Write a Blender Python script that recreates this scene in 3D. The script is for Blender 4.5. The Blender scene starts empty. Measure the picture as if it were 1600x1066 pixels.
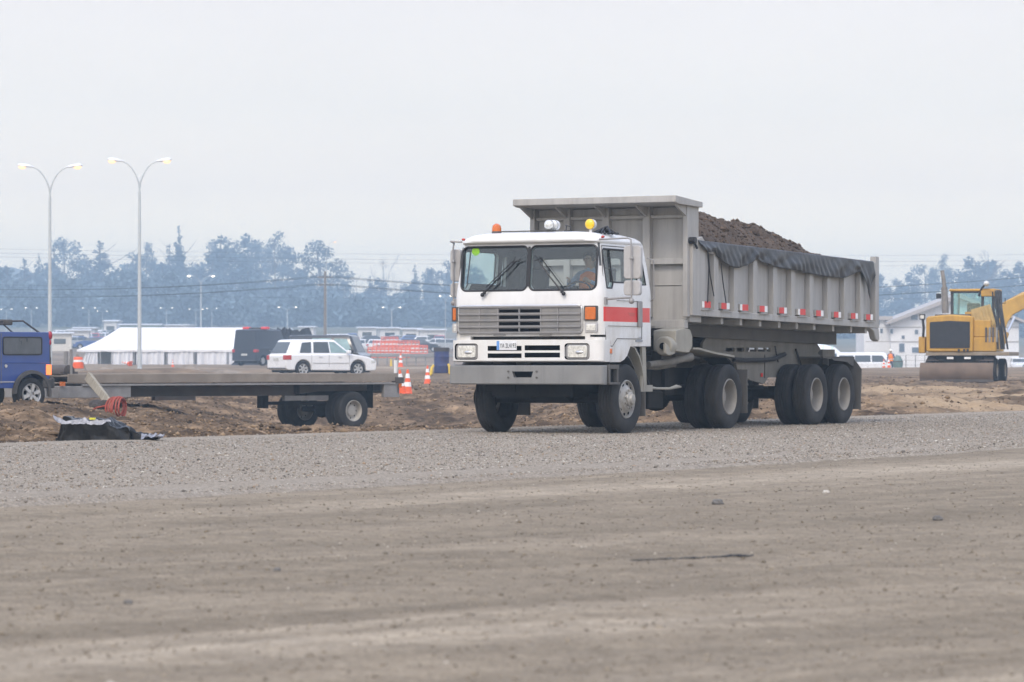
import bpy, bmesh, math, random
import numpy as np
from mathutils import Vector, Matrix, Euler, noise
R = math.radians
C = bpy.context.scene.collection
S = bpy.context.scene
random.seed(7)
FPX, CX, CY, EYE = 5000.0, 800.0, 568.0, 1.05     # photograph's focal length in px, horizon row, eye height

# ------------------------------------------------------------------ camera
cam = bpy.data.objects.new('camera', bpy.data.cameras.new('camera')); C.objects.link(cam); S.camera = cam
cam.location = (0, 0, EYE); cam.rotation_euler = (R(90), 0, 0)
cam.data.sensor_width = 36; cam.data.lens = 36*FPX/1600
cam.data.shift_y = (CY-533)/1600
cam.data.clip_start = .5; cam.data.clip_end = 6000
cam.data.dof.use_dof = True; cam.data.dof.focus_distance = 49; cam.data.dof.aperture_fstop = 5.0
# ------------------------------------------------------------------ world, sun, exposure
SUN_EL, SUN_AZ = R(48), R(200)        # azimuth measured from +Y clockwise: behind the camera, a little left
W = bpy.data.worlds.new('World'); S.world = W; W.use_nodes = True
nt = W.node_tree; nt.nodes.clear()
def N(nt, t, **k):
    n = nt.nodes.new(t)
    for a, b in k.items(): setattr(n, a, b)
    return n
sky = N(nt, 'ShaderNodeTexSky', sky_type='NISHITA'); sky.sun_disc = False
sky.sun_elevation = SUN_EL; sky.sun_rotation = SUN_AZ; sky.dust_density = 6; sky.air_density = 1.5
bg1 = N(nt, 'ShaderNodeBackground'); bg1.inputs[1].default_value = 0.05
bg2 = N(nt, 'ShaderNodeBackground'); bg2.inputs[1].default_value = 1.0
tc = N(nt, 'ShaderNodeTexCoord'); sp = N(nt, 'ShaderNodeSeparateXYZ'); rp = N(nt, 'ShaderNodeValToRGB')
nt.links.new(tc.outputs['Generated'], sp.inputs[0]); nt.links.new(sp.outputs[2], rp.inputs[0])
WORLD_RAMP = [(0.0, (1.4, 1.2, .9)), (0.032, (1.92, 1.55, .93)), (0.055, (1.27, 1.08, .84)), (0.08, (1.0, .90, .78)), (0.12, (.85, .77, .74)), (0.3, (.84, .92, 1.13)), (1.0, (.84, .95, 1.28))]
e = rp.color_ramp.elements
e[0].position, e[0].color = WORLD_RAMP[0][0], (*WORLD_RAMP[0][1], 1)
e[1].position, e[1].color = WORLD_RAMP[-1][0], (*WORLD_RAMP[-1][1], 1)
for p_, c_ in WORLD_RAMP[1:-1]:
    x_ = e.new(p_); x_.color = (*c_, 1)
add = N(nt, 'ShaderNodeAddShader'); out = N(nt, 'ShaderNodeOutputWorld')
cn = N(nt,'ShaderNodeTexNoise'); cn.inputs['Scale'].default_value = 5; cn.inputs['Detail'].default_value = 5; cm = N(nt,'ShaderNodeMapping'); cm.inputs['Scale'].default_value=(1,1,4); nt.links.new(tc.outputs['Generated'],cm.inputs[0]); nt.links.new(cm.outputs[0],cn.inputs['Vector'])
cr = N(nt,'ShaderNodeMapRange'); cr.inputs[1].default_value=.3; cr.inputs[2].default_value=.7; cr.inputs[3].default_value=.97; cr.inputs[4].default_value=1.03; nt.links.new(cn.outputs[0],cr.inputs[0]); nt.links.new(cr.outputs[0],bg2.inputs[1])
nt.links.new(sky.outputs[0], bg1.inputs[0]); nt.links.new(rp.outputs[0], bg2.inputs[0])
nt.links.new(bg1.outputs[0], add.inputs[0]); nt.links.new(bg2.outputs[0], add.inputs[1]); nt.links.new(add.outputs[0], out.inputs[0])
W.cycles.sampling_method = 'MANUAL'; W.cycles.sample_map_resolution = 512
sun = bpy.data.objects.new('sun', bpy.data.lights.new('sun', 'SUN')); C.objects.link(sun)
sun.data.energy = 1.45; sun.data.angle = R(18); sun.data.color = (1, .89, .74)
sun.rotation_euler = Vector((math.sin(SUN_AZ)*math.cos(SUN_EL), math.cos(SUN_AZ)*math.cos(SUN_EL), math.sin(SUN_EL))).to_track_quat('Z', 'Y').to_euler()
S.view_settings.view_transform = 'Standard'; S.view_settings.look = 'None'; S.view_settings.gamma = 1; S.view_settings.use_curve_mapping = False
S.view_settings.exposure = 0.20
S.cycles.use_denoising = True
S.cycles.max_bounces = 6; S.cycles.volume_bounces = 0; S.cycles.transparent_max_bounces = 16; S.cycles.caustics_reflective = False; S.cycles.caustics_refractive = False
S.cycles.volume_step_rate = 5; S.cycles.sample_clamp_indirect = 4
# haze is added after the ground below

# ------------------------------------------------------------------ mesh helpers
class MB:
    def __init__(s): s.v = []; s.f = []; s.m = []
    def add(s, vs, fs, m=0, M=None):
        o = len(s.v)
        s.v += [tuple(M @ Vector(p)) if M else tuple(p) for p in vs]
        s.f += [tuple(i+o for i in f) for f in fs]; s.m += [m]*len(fs); return s
    def box(s, x0, x1, y0, y1, z0, z1, m=0, M=None):
        return s.add([(x0,y0,z0),(x1,y0,z0),(x1,y1,z0),(x0,y1,z0),(x0,y0,z1),(x1,y0,z1),(x1,y1,z1),(x0,y1,z1)],
                     [(0,3,2,1),(4,5,6,7),(0,1,5,4),(1,2,6,5),(2,3,7,6),(3,0,4,7)], m, M)
    def prism(s, poly, ax, a, b, m=0, M=None):
        def P(p, t): return (t,p[0],p[1]) if ax=='x' else (p[0],t,p[1]) if ax=='y' else (p[0],p[1],t)
        n = len(poly)
        return s.add([P(p,a) for p in poly]+[P(p,b) for p in poly],
                     [tuple(range(n))[::-1], tuple(range(n,2*n))]+[(i,(i+1)%n,n+(i+1)%n,n+i) for i in range(n)], m, M)
    def loft(s, rings, m=0, cap=True, closed=True, M=None):
        n = len(rings[0]); vs = [p for r in rings for p in r]; fs = []
        for k in range(len(rings)-1):
            for i in range(n if closed else n-1):
                j = (i+1) % n; fs.append((k*n+i, k*n+j, (k+1)*n+j, (k+1)*n+i))
        if cap: fs += [tuple(range(n))[::-1], tuple(range((len(rings)-1)*n, len(rings)*n))]
        return s.add(vs, fs, m, M)
    def lathe(s, prof, c=(0,0,0), ax='y', n=32, m=0, M=None, cap=False):
        rings = []
        for r, t in prof:
            ring = []
            for i in range(n):
                a = 2*math.pi*i/n; p, q = r*math.cos(a), r*math.sin(a)
                ring.append((c[0]+t,c[1]+p,c[2]+q) if ax=='x' else (c[0]+p,c[1]+t,c[2]+q) if ax=='y' else (c[0]+p,c[1]+q,c[2]+t))
            rings.append(ring)
        return s.loft(rings, m, cap, True, M)
    def cyl(s, c, r, a, b, ax='y', n=24, m=0, M=None): return s.lathe([(r,a),(r,b)], c, ax, n, m, M, True)
    def tube(s, pts, r, n=8, m=0, M=None):
        pts = [Vector(p) for p in pts]; rings = []
        rs = r if isinstance(r, (list,tuple)) else [r]*len(pts); up = None
        for i, p in enumerate(pts):
            t = (pts[min(i+1,len(pts)-1)]-pts[max(i-1,0)]).normalized()
            if up is None: up = Vector((0,0,1)) if abs(t.z) < .9 else Vector((1,0,0))
            x = t.cross(up).normalized(); y = x.cross(t).normalized(); up = y
            rings.append([tuple(p+rs[i]*(math.cos(2*math.pi*k/n)*x+math.sin(2*math.pi*k/n)*y)) for k in range(n)])
        return s.loft(rings, m, True, True, M)
    def grid(s, fn, nu, nv, m=0, M=None):
        vs = [fn(i/nu, j/nv) for i in range(nu+1) for j in range(nv+1)]
        return s.add(vs, [(i*(nv+1)+j,(i+1)*(nv+1)+j,(i+1)*(nv+1)+j+1,i*(nv+1)+j+1) for i in range(nu) for j in range(nv)], m, M)
    def ball(s, c, r, n=16, m=0, M=None, sq=(1,1,1)):
        h = n//2
        return s.add(*_ball(c, r, n, h, sq), m, M)
    def mesh(s, name, sharp=35, recalc=True):
        me = bpy.data.meshes.new(name); me.from_pydata(s.v, [], s.f)
        me.polygons.foreach_set('material_index', s.m)
        if recalc:
            bm = bmesh.new(); bm.from_mesh(me); bmesh.ops.recalc_face_normals(bm, faces=bm.faces); bm.to_mesh(me); bm.free()
        if sharp:
            me.polygons.foreach_set('use_smooth', [True]*len(me.polygons)); me.set_sharp_from_angle(angle=R(sharp))
        me.update(); return me
    def build(s, name, mats, parent=None, bevel=0, sharp=35, loc=None, rz=None, recalc=True):
        me = s.mesh(name, sharp, recalc)
        for mt in (mats if isinstance(mats,(list,tuple)) else [mats]): me.materials.append(mt)
        o = bpy.data.objects.new(name, me); C.objects.link(o)
        if parent: o.parent = parent
        if loc: o.location = loc
        if rz is not None: o.rotation_euler = (0,0,rz)
        if bevel:
            b = o.modifiers.new('bevel','BEVEL'); b.width = bevel; b.segments = 2; b.limit_method = 'ANGLE'; b.angle_limit = R(40); b.harden_normals = False
        return o
def _ball(c, r, n, h, sq):
    vs = [(c[0],c[1],c[2]+r*sq[2])]; fs = []
    for i in range(1,h):
        a = math.pi*i/h
        for j in range(n):
            b = 2*math.pi*j/n; vs.append((c[0]+r*sq[0]*math.sin(a)*math.cos(b), c[1]+r*sq[1]*math.sin(a)*math.sin(b), c[2]+r*sq[2]*math.cos(a)))
    vs.append((c[0],c[1],c[2]-r*sq[2])); last = len(vs)-1
    for j in range(n): fs.append((0,1+j,1+(j+1)%n)); fs.append((last,last-n+(j+1)%n,last-n+j))
    for i in range(h-2):
        for j in range(n):
            a = 1+i*n; fs.append((a+j,a+n+j,a+n+(j+1)%n,a+(j+1)%n))
    return vs, fs
def rrect(x0, x1, y0, y1, r, k=4):
    P = []
    for cx, cy, a0 in ((x1-r,y1-r,0),(x0+r,y1-r,90),(x0+r,y0+r,180),(x1-r,y0+r,270)):
        for i in range(k+1):
            a = R(a0+90*i/k); P.append((cx+r*math.cos(a), cy+r*math.sin(a)))
    return P
def cut(o, cutters):
    """boolean difference, result baked into o's mesh; the cutters are removed again"""
    tmp = []
    for c in cutters:
        k = bpy.data.objects.new('cutter', c.mesh('cutter', 0)); C.objects.link(k); k.matrix_world = Matrix.Identity(4); tmp.append(k)
        m = o.modifiers.new('b','BOOLEAN'); m.operation = 'DIFFERENCE'; m.object = k; m.solver = 'EXACT'
    par = o.parent; o.parent = None
    bpy.context.view_layer.update(); dg = bpy.context.evaluated_depsgraph_get()
    me = bpy.data.meshes.new_from_object(o.evaluated_get(dg)); o.modifiers.clear(); o.data = me
    for k in tmp: bpy.data.objects.remove(k)
    me.polygons.foreach_set('use_smooth', [True]*len(me.polygons)); me.set_sharp_from_angle(angle=R(30))
    o.parent = par; return o
def thing(name, label, cat, loc=(0,0,0), rz=0, group=None):
    o = bpy.data.objects.new(name, None); C.objects.link(o); o.empty_display_size = .3
    o.location = loc; o.rotation_euler = (0,0,rz); o['label'] = label; o['category'] = cat
    if group: o['group'] = group
    return o
def tag(o, label, cat, group=None, kind=None):
    if label: o['label'] = label
    if cat: o['category'] = cat
    if group: o['group'] = group
    if kind: o['kind'] = kind
    return o
def dup(root, loc, rz=None, label=None, scale=None, parent=None):
    r = root.copy(); C.objects.link(r); r.location = loc
    if rz is not None: r.rotation_euler = (0,0,rz)
    if scale: r.scale = scale
    if label: r['label'] = label
    if parent: r.parent = parent
    for ch in root.children:
        c = ch.copy(); C.objects.link(c); c.parent = r
        for g in ch.children:
            d = g.copy(); C.objects.link(d); d.parent = c
    return r

# ------------------------------------------------------------------ materials
MATS = {}
def mat(name, col, rough=.6, metal=0, var=.12, vs=6, dirt=None, damt=.4, ds=2.5, bump=0, bs=60, spec=.5, coat=0, zfade=None, streak=0, rust=0):
    """painted or bare surface with uneven tone and patches of dirt; zfade=(z0,z1) keeps the dust to the lower part of a vehicle"""
    if name in MATS: return MATS[name]
    m = bpy.data.materials.new(name); m.use_nodes = True; nt = m.node_tree; b = nt.nodes['Principled BSDF']; L = nt.links.new
    b.inputs['Roughness'].default_value = rough; b.inputs['Metallic'].default_value = metal; b.inputs['Specular IOR Level'].default_value = spec
    b.inputs['Coat Weight'].default_value = coat; b.inputs['Coat Roughness'].default_value = .08
    t = N(nt,'ShaderNodeTexCoord'); n1 = N(nt,'ShaderNodeTexNoise'); n1.inputs['Scale'].default_value = vs; n1.inputs['Detail'].default_value = 6
    L(t.outputs['Object'], n1.inputs['Vector'])
    mr = N(nt,'ShaderNodeMapRange'); mr.inputs[1].default_value=.3; mr.inputs[2].default_value=.7; mr.inputs[3].default_value=1-var; mr.inputs[4].default_value=1+var
    L(n1.outputs[0], mr.inputs[0])
    mx = N(nt,'ShaderNodeMix', data_type='RGBA', blend_type='MULTIPLY'); mx.inputs[0].default_value = 1; mx.inputs[6].default_value = (*col,1)
    L(mr.outputs[0], mx.inputs[7]); o = mx.outputs[2]
    if dirt:
        n2 = N(nt,'ShaderNodeTexNoise'); n2.inputs['Scale'].default_value = ds; n2.inputs['Detail'].default_value = 8; n2.inputs['Roughness'].default_value=.65
        mp = N(nt,'ShaderNodeMapping'); mp.inputs['Scale'].default_value = (1,1,.45); L(t.outputs['Object'], mp.inputs[0]); L(mp.outputs[0], n2.inputs['Vector'])
        r2 = N(nt,'ShaderNodeMapRange'); r2.inputs[1].default_value=.35; r2.inputs[2].default_value=.75; r2.inputs[4].default_value=damt
        L(n2.outputs[0], r2.inputs[0]); fac = r2.outputs[0]
        if zfade:
            sx = N(nt,'ShaderNodeSeparateXYZ'); L(t.outputs['Object'], sx.inputs[0])
            r3 = N(nt,'ShaderNodeMapRange'); r3.inputs[1].default_value=zfade[0]; r3.inputs[2].default_value=zfade[1]; r3.inputs[3].default_value=1.6; r3.inputs[4].default_value=.15
            L(sx.outputs[2], r3.inputs[0]); ml = N(nt,'ShaderNodeMath', operation='MULTIPLY', use_clamp=True); L(fac, ml.inputs[0]); L(r3.outputs[0], ml.inputs[1]); fac = ml.outputs[0]
        m2 = N(nt,'ShaderNodeMix', data_type='RGBA'); m2.inputs[7].default_value=(*dirt,1); L(fac, m2.inputs[0]); L(o, m2.inputs[6]); o = m2.outputs[2]
        rr = N(nt,'ShaderNodeMapRange'); rr.inputs[3].default_value=rough; rr.inputs[4].default_value=min(1,rough+.5); L(fac, rr.inputs[0]); L(rr.outputs[0], b.inputs['Roughness'])
    def layer(o, scl, sc, lo, hi, amt, c, seed=0):
        mp = N(nt,'ShaderNodeMapping'); mp.inputs['Scale'].default_value = scl; mp.inputs['Location'].default_value=(seed,seed,0); L(t.outputs['Object'], mp.inputs[0]); q = N(nt,'ShaderNodeTexNoise'); q.inputs['Scale'].default_value=sc; q.inputs['Detail'].default_value=9; q.inputs['Roughness'].default_value=.7; L(mp.outputs[0], q.inputs['Vector'])
        w = N(nt,'ShaderNodeMapRange'); w.inputs[1].default_value=lo; w.inputs[2].default_value=hi; w.inputs[4].default_value=amt; L(q.outputs[0], w.inputs[0]); x = N(nt,'ShaderNodeMix', data_type='RGBA'); x.inputs[7].default_value=(*c,1); L(w.outputs[0],x.inputs[0]); L(o,x.inputs[6]); return x.outputs[2]
    if streak: o = layer(o,(1,1,.07),7,.48,.72,streak,tuple(c*.45 for c in col)); o = layer(o,(1,1,.10),4,.52,.75,streak*.7,tuple(min(1,c*1.35+.04) for c in col),7)
    if rust: o = layer(o,(1,1,.5),2.3,.64,.72,rust,(.10,.055,.03),3)
    L(o, b.inputs['Base Color'])
    if bump:
        n3 = N(nt,'ShaderNodeTexNoise'); n3.inputs['Scale'].default_value = bs; n3.inputs['Detail'].default_value=5; L(t.outputs['Object'], n3.inputs['Vector'])
        bp = N(nt,'ShaderNodeBump'); bp.inputs['Strength'].default_value=bump; bp.inputs['Distance'].default_value=.02; L(n3.outputs[0], bp.inputs['Height']); L(bp.outputs[0], b.inputs['Normal'])
    MATS[name] = m; return m
def glass(name, tint=(.55,.62,.62), refl=.12, rough=.03):
    if name in MATS: return MATS[name]
    m = bpy.data.materials.new(name); m.use_nodes = True; nt = m.node_tree; nt.nodes.clear(); L = nt.links.new
    tr = N(nt,'ShaderNodeBsdfTransparent'); tr.inputs[0].default_value=(*tint,1); gl = N(nt,'ShaderNodeBsdfGlossy'); gl.inputs['Roughness'].default_value=rough
    lw = N(nt,'ShaderNodeLayerWeight'); lw.inputs[0].default_value=.5; pw = N(nt,'ShaderNodeMath',operation='POWER'); pw.inputs[1].default_value=4; L(lw.outputs['Facing'],pw.inputs[0]); mr = N(nt,'ShaderNodeMapRange'); mr.inputs[3].default_value=refl; mr.inputs[4].default_value=.8
    L(pw.outputs[0], mr.inputs[0]); mx = N(nt,'ShaderNodeMixShader'); o = N(nt,'ShaderNodeOutputMaterial')
    L(mr.outputs[0], mx.inputs[0]); L(tr.outputs[0], mx.inputs[1]); L(gl.outputs[0], mx.inputs[2]); L(mx.outputs[0], o.inputs[0])
    MATS[name] = m; return m
def emit(name, col, st=1.0):
    if name in MATS: return MATS[name]
    m = bpy.data.materials.new(name); m.use_nodes = True; b = m.node_tree.nodes['Principled BSDF']
    b.inputs['Base Color'].default_value=(*col,1); b.inputs['Emission Color'].default_value=(*col,1); b.inputs['Emission Strength'].default_value=st
    MATS[name] = m; return m

# ------------------------------------------------------------------ ground
RD = Vector((.536, .844)).normalized(); RN = Vector((RD.y, -RD.x)); RA = Vector((-6.7, 42.0))   # gravel road: direction, normal, point on its far edge
ROADW = 11.9
LP = [(-50,0),(60,0),(95,.03),(130,.25),(150,.47),(180,.72),(220,.86),(280,1.0),(340,1.75),(400,3.0),(560,5.7),(950,12.7),(1200,17),(1900,20)]
RP = [(-50,0),(60,0),(95,.14),(119,.34),(150,.60),(180,.82),(212,.30),(240,-.06),(305,-.08),(345,.35),(400,1.3),(560,3.8),(950,9.4),(1200,13),(1900,15)]
def pl(T, y):
    return np.interp(y, [a for a,b in T], [b for a,b in T])
_rs = np.random.RandomState(3)
_G = _rs.rand(256,256)
def vn(x, y):
    xi = np.floor(x).astype(int); yi = np.floor(y).astype(int); fx = x-xi; fy = y-yi; fx = fx*fx*(3-2*fx); fy = fy*fy*(3-2*fy)
    g = lambda a,b: _G[a % 256, b % 256]
    return (g(xi,yi)*(1-fx)+g(xi+1,yi)*fx)*(1-fy)+(g(xi,yi+1)*(1-fx)+g(xi+1,yi+1)*fx)*fy
def fbm(x, y, o=4, l=2.1, g=.5):
    s = 0; a = 1; t = 0
    for i in range(o): s = s+a*(vn(x+17*i, y+31*i)-.5); t += a; x = x*l; y = y*l; a *= g
    return s/t*2
def sstep(a, b, x): t = np.clip((x-a)/(b-a),0,1); return t*t*(3-2*t)
def height(X, Y, rough=True):
    X = np.asarray(X,float); Y = np.asarray(Y,float)
    q = (X-RA.x)*RN.x+(Y-RA.y)*RN.y; s = (X-RA.x)*RD.x+(Y-RA.y)*RD.y
    t = sstep(.06,.10, X/np.maximum(Y,20))
    z = pl(LP,Y)*(1-t)+pl(RP,Y)*t
    far = sstep(.2,-1.5,q)                      # beyond the road
    # hollow that the flatbed stands in
    z = z - .64*np.exp(-((X+3.4)/4.4)**4)*np.clip((Y-48.6)/30.4,0,1)*sstep(96,83,Y)*far
    z = z - .12*np.exp(-((q+2.0)/1.2)**2)*far*sstep(-12,0,X)
    # heaps
    for hx,hy,hr,hh in ((-9.6,62,3.2,.22),(-6.2,66,2.0,.16),(8.3,74,3.4,.16),(12.5,92,4.5,.16),(17,80,4,.14),(10.5,99,3,.16),(-14.5,58,4,.15),(-18.5,150,2.6,.32),(-15.7,152,1.8,.28),(-13.2,131,1.6,.3),(-11.6,160,2,.25),(-3.3,152,2.2,.22)):
        z = z + hh*np.exp(-(((X-hx)/hr)**2+((Y-hy)/(hr*1.3))**2))*(far if hy<120 else 1)
    if rough:
        z = z + far*sstep(150,110,Y)*(.10*fbm(X*.55,Y*.4,3)+.13*np.maximum(fbm(X*1.7+9,Y*1.2,3),-.2)+.05*fbm(X*4.5,Y*3.5,2))
        z = z + sstep(110,220,Y)*.10*fbm(X*.3,Y*.1,3)
        near = sstep(ROADW-.4,ROADW+1.2,q)
        z = z + far*sstep(125,90,Y)*(.055*fbm(X*3.1+4,Y*2.6,3)+.03*fbm(X*8,Y*6,2)-.05*np.maximum(fbm(X*.9+30,Y*.8,3),0))
        z = z + near*(.035*fbm(q*.8+.15*fbm(s*.1,q*.2,2),s*.05,3)+.010*fbm(q*3,s*.4,3)+.008*fbm(X*5,Y*5,3)+.006*fbm(X*15,Y*15,2)*sstep(30,22,Y))
        road = 1-far-near
        z = z + np.clip(road,0,1)*(.025*fbm(q*.7+5,s*.06,3)+.012*fbm(X*3,Y*3,2)-.06)
    return z
def hz(X, Y, rough=True): return float(height(X, Y, rough))
def gmesh(name, XX, YY, ZZ, m):
    nu, nv = XX.shape; co = np.stack([XX,YY,ZZ],-1).reshape(-1,3)
    i = np.arange(nu-1)[:,None]*nv+np.arange(nv-1)[None,:]
    f = np.stack([i,i+1,i+nv+1,i+nv],-1).reshape(-1,4)
    me = bpy.data.meshes.new(name); me.vertices.add(len(co)); me.vertices.foreach_set('co', co.ravel().astype('f'))
    me.loops.add(f.size); me.loops.foreach_set('vertex_index', f.ravel().astype('i')); me.polygons.add(len(f))
    me.polygons.foreach_set('loop_start', np.arange(0,f.size,4,dtype='i')); me.polygons.foreach_set('loop_total', np.full(len(f),4,'i'))
    me.polygons.foreach_set('use_smooth', np.ones(len(f),bool)); me.update(calc_edges=True); me.materials.append(m)
    if me.polygons[0].normal.z < 0: me.flip_normals()
    o = bpy.data.objects.new(name, me); C.objects.link(o); return o
def dirtmat(name, kind):
    m = bpy.data.materials.new(name); m.use_nodes = True; nt = m.node_tree; b = nt.nodes['Principled BSDF']; L = nt.links.new
    b.inputs['Roughness'].default_value=.95; b.inputs['Specular IOR Level'].default_value=.15
    g = N(nt,'ShaderNodeNewGeometry'); P = g.outputs['Position']
    def noise_(sc, rot=0, scale=(1,1,1), det=6, rgh=.6):
        mp = N(nt,'ShaderNodeMapping'); mp.vector_type = 'TEXTURE'; mp.inputs['Rotation'].default_value=(0,0,rot); mp.inputs['Scale'].default_value=tuple(1/c for c in scale); L(P, mp.inputs[0])
        n = N(nt,'ShaderNodeTexNoise'); n.inputs['Scale'].default_value=sc; n.inputs['Detail'].default_value=det; n.inputs['Roughness'].default_value=rgh; L(mp.outputs[0], n.inputs['Vector']); return n.outputs[0]
    def ramp(fac, stops):
        r = N(nt,'ShaderNodeValToRGB'); e = r.color_ramp.elements; e[0].position, e[0].color = stops[0][0],(*stops[0][1],1); e[1].position, e[1].color = stops[-1][0],(*stops[-1][1],1)
        for p,c in stops[1:-1]: x = e.new(p); x.color=(*c,1)
        L(fac, r.inputs[0]); return r.outputs[0]
    def mix(f, a, c, mode='MIX'):
        x = N(nt,'ShaderNodeMix', data_type='RGBA', blend_type=mode)
        for s_, v in ((0,f),(6,a),(7,c)):
            if isinstance(v,(int,float)): x.inputs[s_].default_value = v
            elif isinstance(v,tuple): x.inputs[s_].default_value=(*v,1)
            else: L(v, x.inputs[s_])
        return x.outputs[2]
    def mrange(v, a, b_, c=0, d=1):
        x = N(nt,'ShaderNodeMapRange'); x.inputs[1].default_value=a; x.inputs[2].default_value=b_; x.inputs[3].default_value=c; x.inputs[4].default_value=d; L(v,x.inputs[0]); return x.outputs[0]
    def dot(vx, vy, off):
        x = N(nt,'ShaderNodeVectorMath', operation='DOT_PRODUCT'); L(P,x.inputs[0]); x.inputs[1].default_value=(vx,vy,0)
        y = N(nt,'ShaderNodeMath', operation='ADD'); L(x.outputs['Value'],y.inputs[0]); y.inputs[1].default_value=off; return y.outputs[0]
    ang = math.atan2(RD.y, RD.x)
    fine = noise_(9, det=8, rgh=.7)
    if kind == 'ground':
        q = dot(RN.x, RN.y, -(RA.x*RN.x+RA.y*RN.y)); sxy = N(nt,'ShaderNodeSeparateXYZ'); L(P, sxy.inputs[0]); Yd = sxy.outputs[1]
        # worked soil beyond the road
        s1 = ramp(noise_(.55, scale=(1,.7,1), det=9, rgh=.68), [(.33,(.040,.028,.018)),(.44,(.090,.062,.039)),(.54,(.17,.120,.075)),(.68,(.30,.220,.145))])
        s1 = mix(1.0, s1, mix(mrange(noise_(2.3,det=9,rgh=.75),.36,.62),(.45,.43,.42),(1.35,1.33,1.3)),'MULTIPLY')
        s1 = mix(mrange(fine,.3,.7), s1, mix(1.0, s1, (1.35,1.3,1.25),'MULTIPLY'))
        # dusty terrace farther off
        s2 = ramp(noise_(.10, scale=(1,.35,1), det=8), [(.3,(.135,.098,.066)),(.5,(.23,.172,.118)),(.7,(.35,.285,.21))])
        far = mix(mrange(Yd,118,185), s1, s2)
        # pale clay patches on the right
        xy = dot(1,-.095,0)
        clay = N(nt,'ShaderNodeMath', operation='MULTIPLY'); L(mrange(xy,-.5,1.5), clay.inputs[0]); L(mrange(noise_(.22,scale=(1,.5,1),det=6),.40,.56), clay.inputs[1])
        c2 = N(nt,'ShaderNodeMath', operation='MULTIPLY'); L(clay.outputs[0],c2.inputs[0]); L(mrange(Yd,118,95),c2.inputs[1])
        far = mix(c2.outputs[0], far, mix(mrange(fine,.3,.7),(.29,.208,.128),(.44,.325,.205)))
        # grass and scrub far away
        far = mix(mrange(Yd,380,620), far, mix(mrange(noise_(.05,det=6),.4,.6),(.10,.11,.06),(.20,.17,.12)))
        # packed wheel-track surface before the road
        st1 = noise_(.42, rot=ang, scale=(.05,1,1), det=7, rgh=.62); st2 = noise_(.8, rot=R(38), scale=(.09,1,1), det=7, rgh=.62)
        st = N(nt,'ShaderNodeMix'); L(mrange(Yd,24,14), st.inputs[0]); L(st1, st.inputs[2]); L(st2, st.inputs[3])
        n1 = ramp(st.outputs[0], [(.34,(.195,.161,.117)),(.46,(.256,.212,.156)),(.55,(.312,.26,.194)),(.66,(.445,.378,.29))])
        n1 = mix(mrange(noise_(.9,det=8,rgh=.7),.35,.65,0,.5), n1, mix(1.0,n1,(.72,.72,.72),'MULTIPLY'))
        n1 = mix(1.0, n1, mix(mrange(noise_(2.6,scale=(.7,1,1),det=9,rgh=.72),.36,.62), (.82,.82,.82),(1.09,1.09,1.08)),'MULTIPLY')
        n1 = mix(1.0, n1, mix(mrange(noise_(11,det=6,rgh=.75),.36,.64), (.80,.79,.78),(1.10,1.10,1.10)),'MULTIPLY')
        n1 = mix(1.0, n1, mix(mrange(noise_(48,det=4,rgh=.8),.38,.62), (.74,.73,.72),(1.16,1.16,1.16)),'MULTIPLY')
        n1 = mix(mrange(noise_(22,det=4,rgh=.7),.56,.72,0,.6), n1, (.13,.12,.11))
        n1 = mix(mrange(noise_(31,det=3,rgh=.7),.66,.78,0,.35), n1, (.42,.39,.35))
        col = mix(mrange(q,ROADW-2,ROADW-.5), far, n1)
        bh = noise_(5, det=10, rgh=.75); bd = .06
        bstr = mrange(q,ROADW-2,ROADW, .9, .45)
    else:
        vo = N(nt,'ShaderNodeTexVoronoi'); vo.inputs['Scale'].default_value=44; L(P, vo.inputs['Vector'])
        sx = N(nt,'ShaderNodeSeparateColor'); L(vo.outputs['Color'], sx.inputs[0])
        col = ramp(sx.outputs[0], [(0,(.195,.168,.133)),(.35,(.28,.24,.19)),(.7,(.345,.298,.237)),(1,(.45,.395,.325))])
        col = mix(mrange(noise_(.35, rot=ang, scale=(.12,1,1)),.35,.65,0,.45), col, (.25,.215,.175))
        col = mix(mrange(noise_(1.3),.5,.75,0,.35), col, (.38,.345,.30))
        bh = vo.outputs['Distance']; bd = .03; bstr = None
    L(col, b.inputs['Base Color'])
    bp = N(nt,'ShaderNodeBump'); bp.inputs['Distance'].default_value=bd; bp.inputs['Strength'].default_value=.7; L(bh, bp.inputs['Height']); L(bp.outputs[0], b.inputs['Normal'])
    if bstr is not None: L(bstr, bp.inputs['Strength'])
    return m
M_ground = dirtmat('packed dirt and worked soil', 'ground'); M_gravel = dirtmat('crushed gravel', 'gravel')
def rows(segs):
    r = [];
    for a,b,d in segs: r += list(np.arange(a,b,d))
    return np.array(r+[segs[-1][1]])
Yr = rows([(-60,6,6),(6,20,.09),(20,40,.16),(40,100,.13),(100,135,.35),(135,240,1.2),(240,700,6),(700,1850,25)])
tt = rows([(-1.6,-.6,.1),(-.6,-.26,.03),(-.26,-.19,.006),(-.19,.19,.0014),(.19,.26,.006),(.26,.6,.03),(.6,1.6,.1)])
YY = np.repeat(Yr[:,None], len(tt), 1); base = np.maximum(YY, 14)+6*(YY<14); XX = tt[None,:]*np.where(YY<100, 60+.4*YY, YY)*np.where(YY<100,1,1)
XX = tt[None,:]*np.clip(YY,45,None)
ground = gmesh('ground', XX, YY, height(XX,YY), M_ground); tag(ground, 'packed brown dirt ground of the construction site', None, kind='structure')
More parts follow.
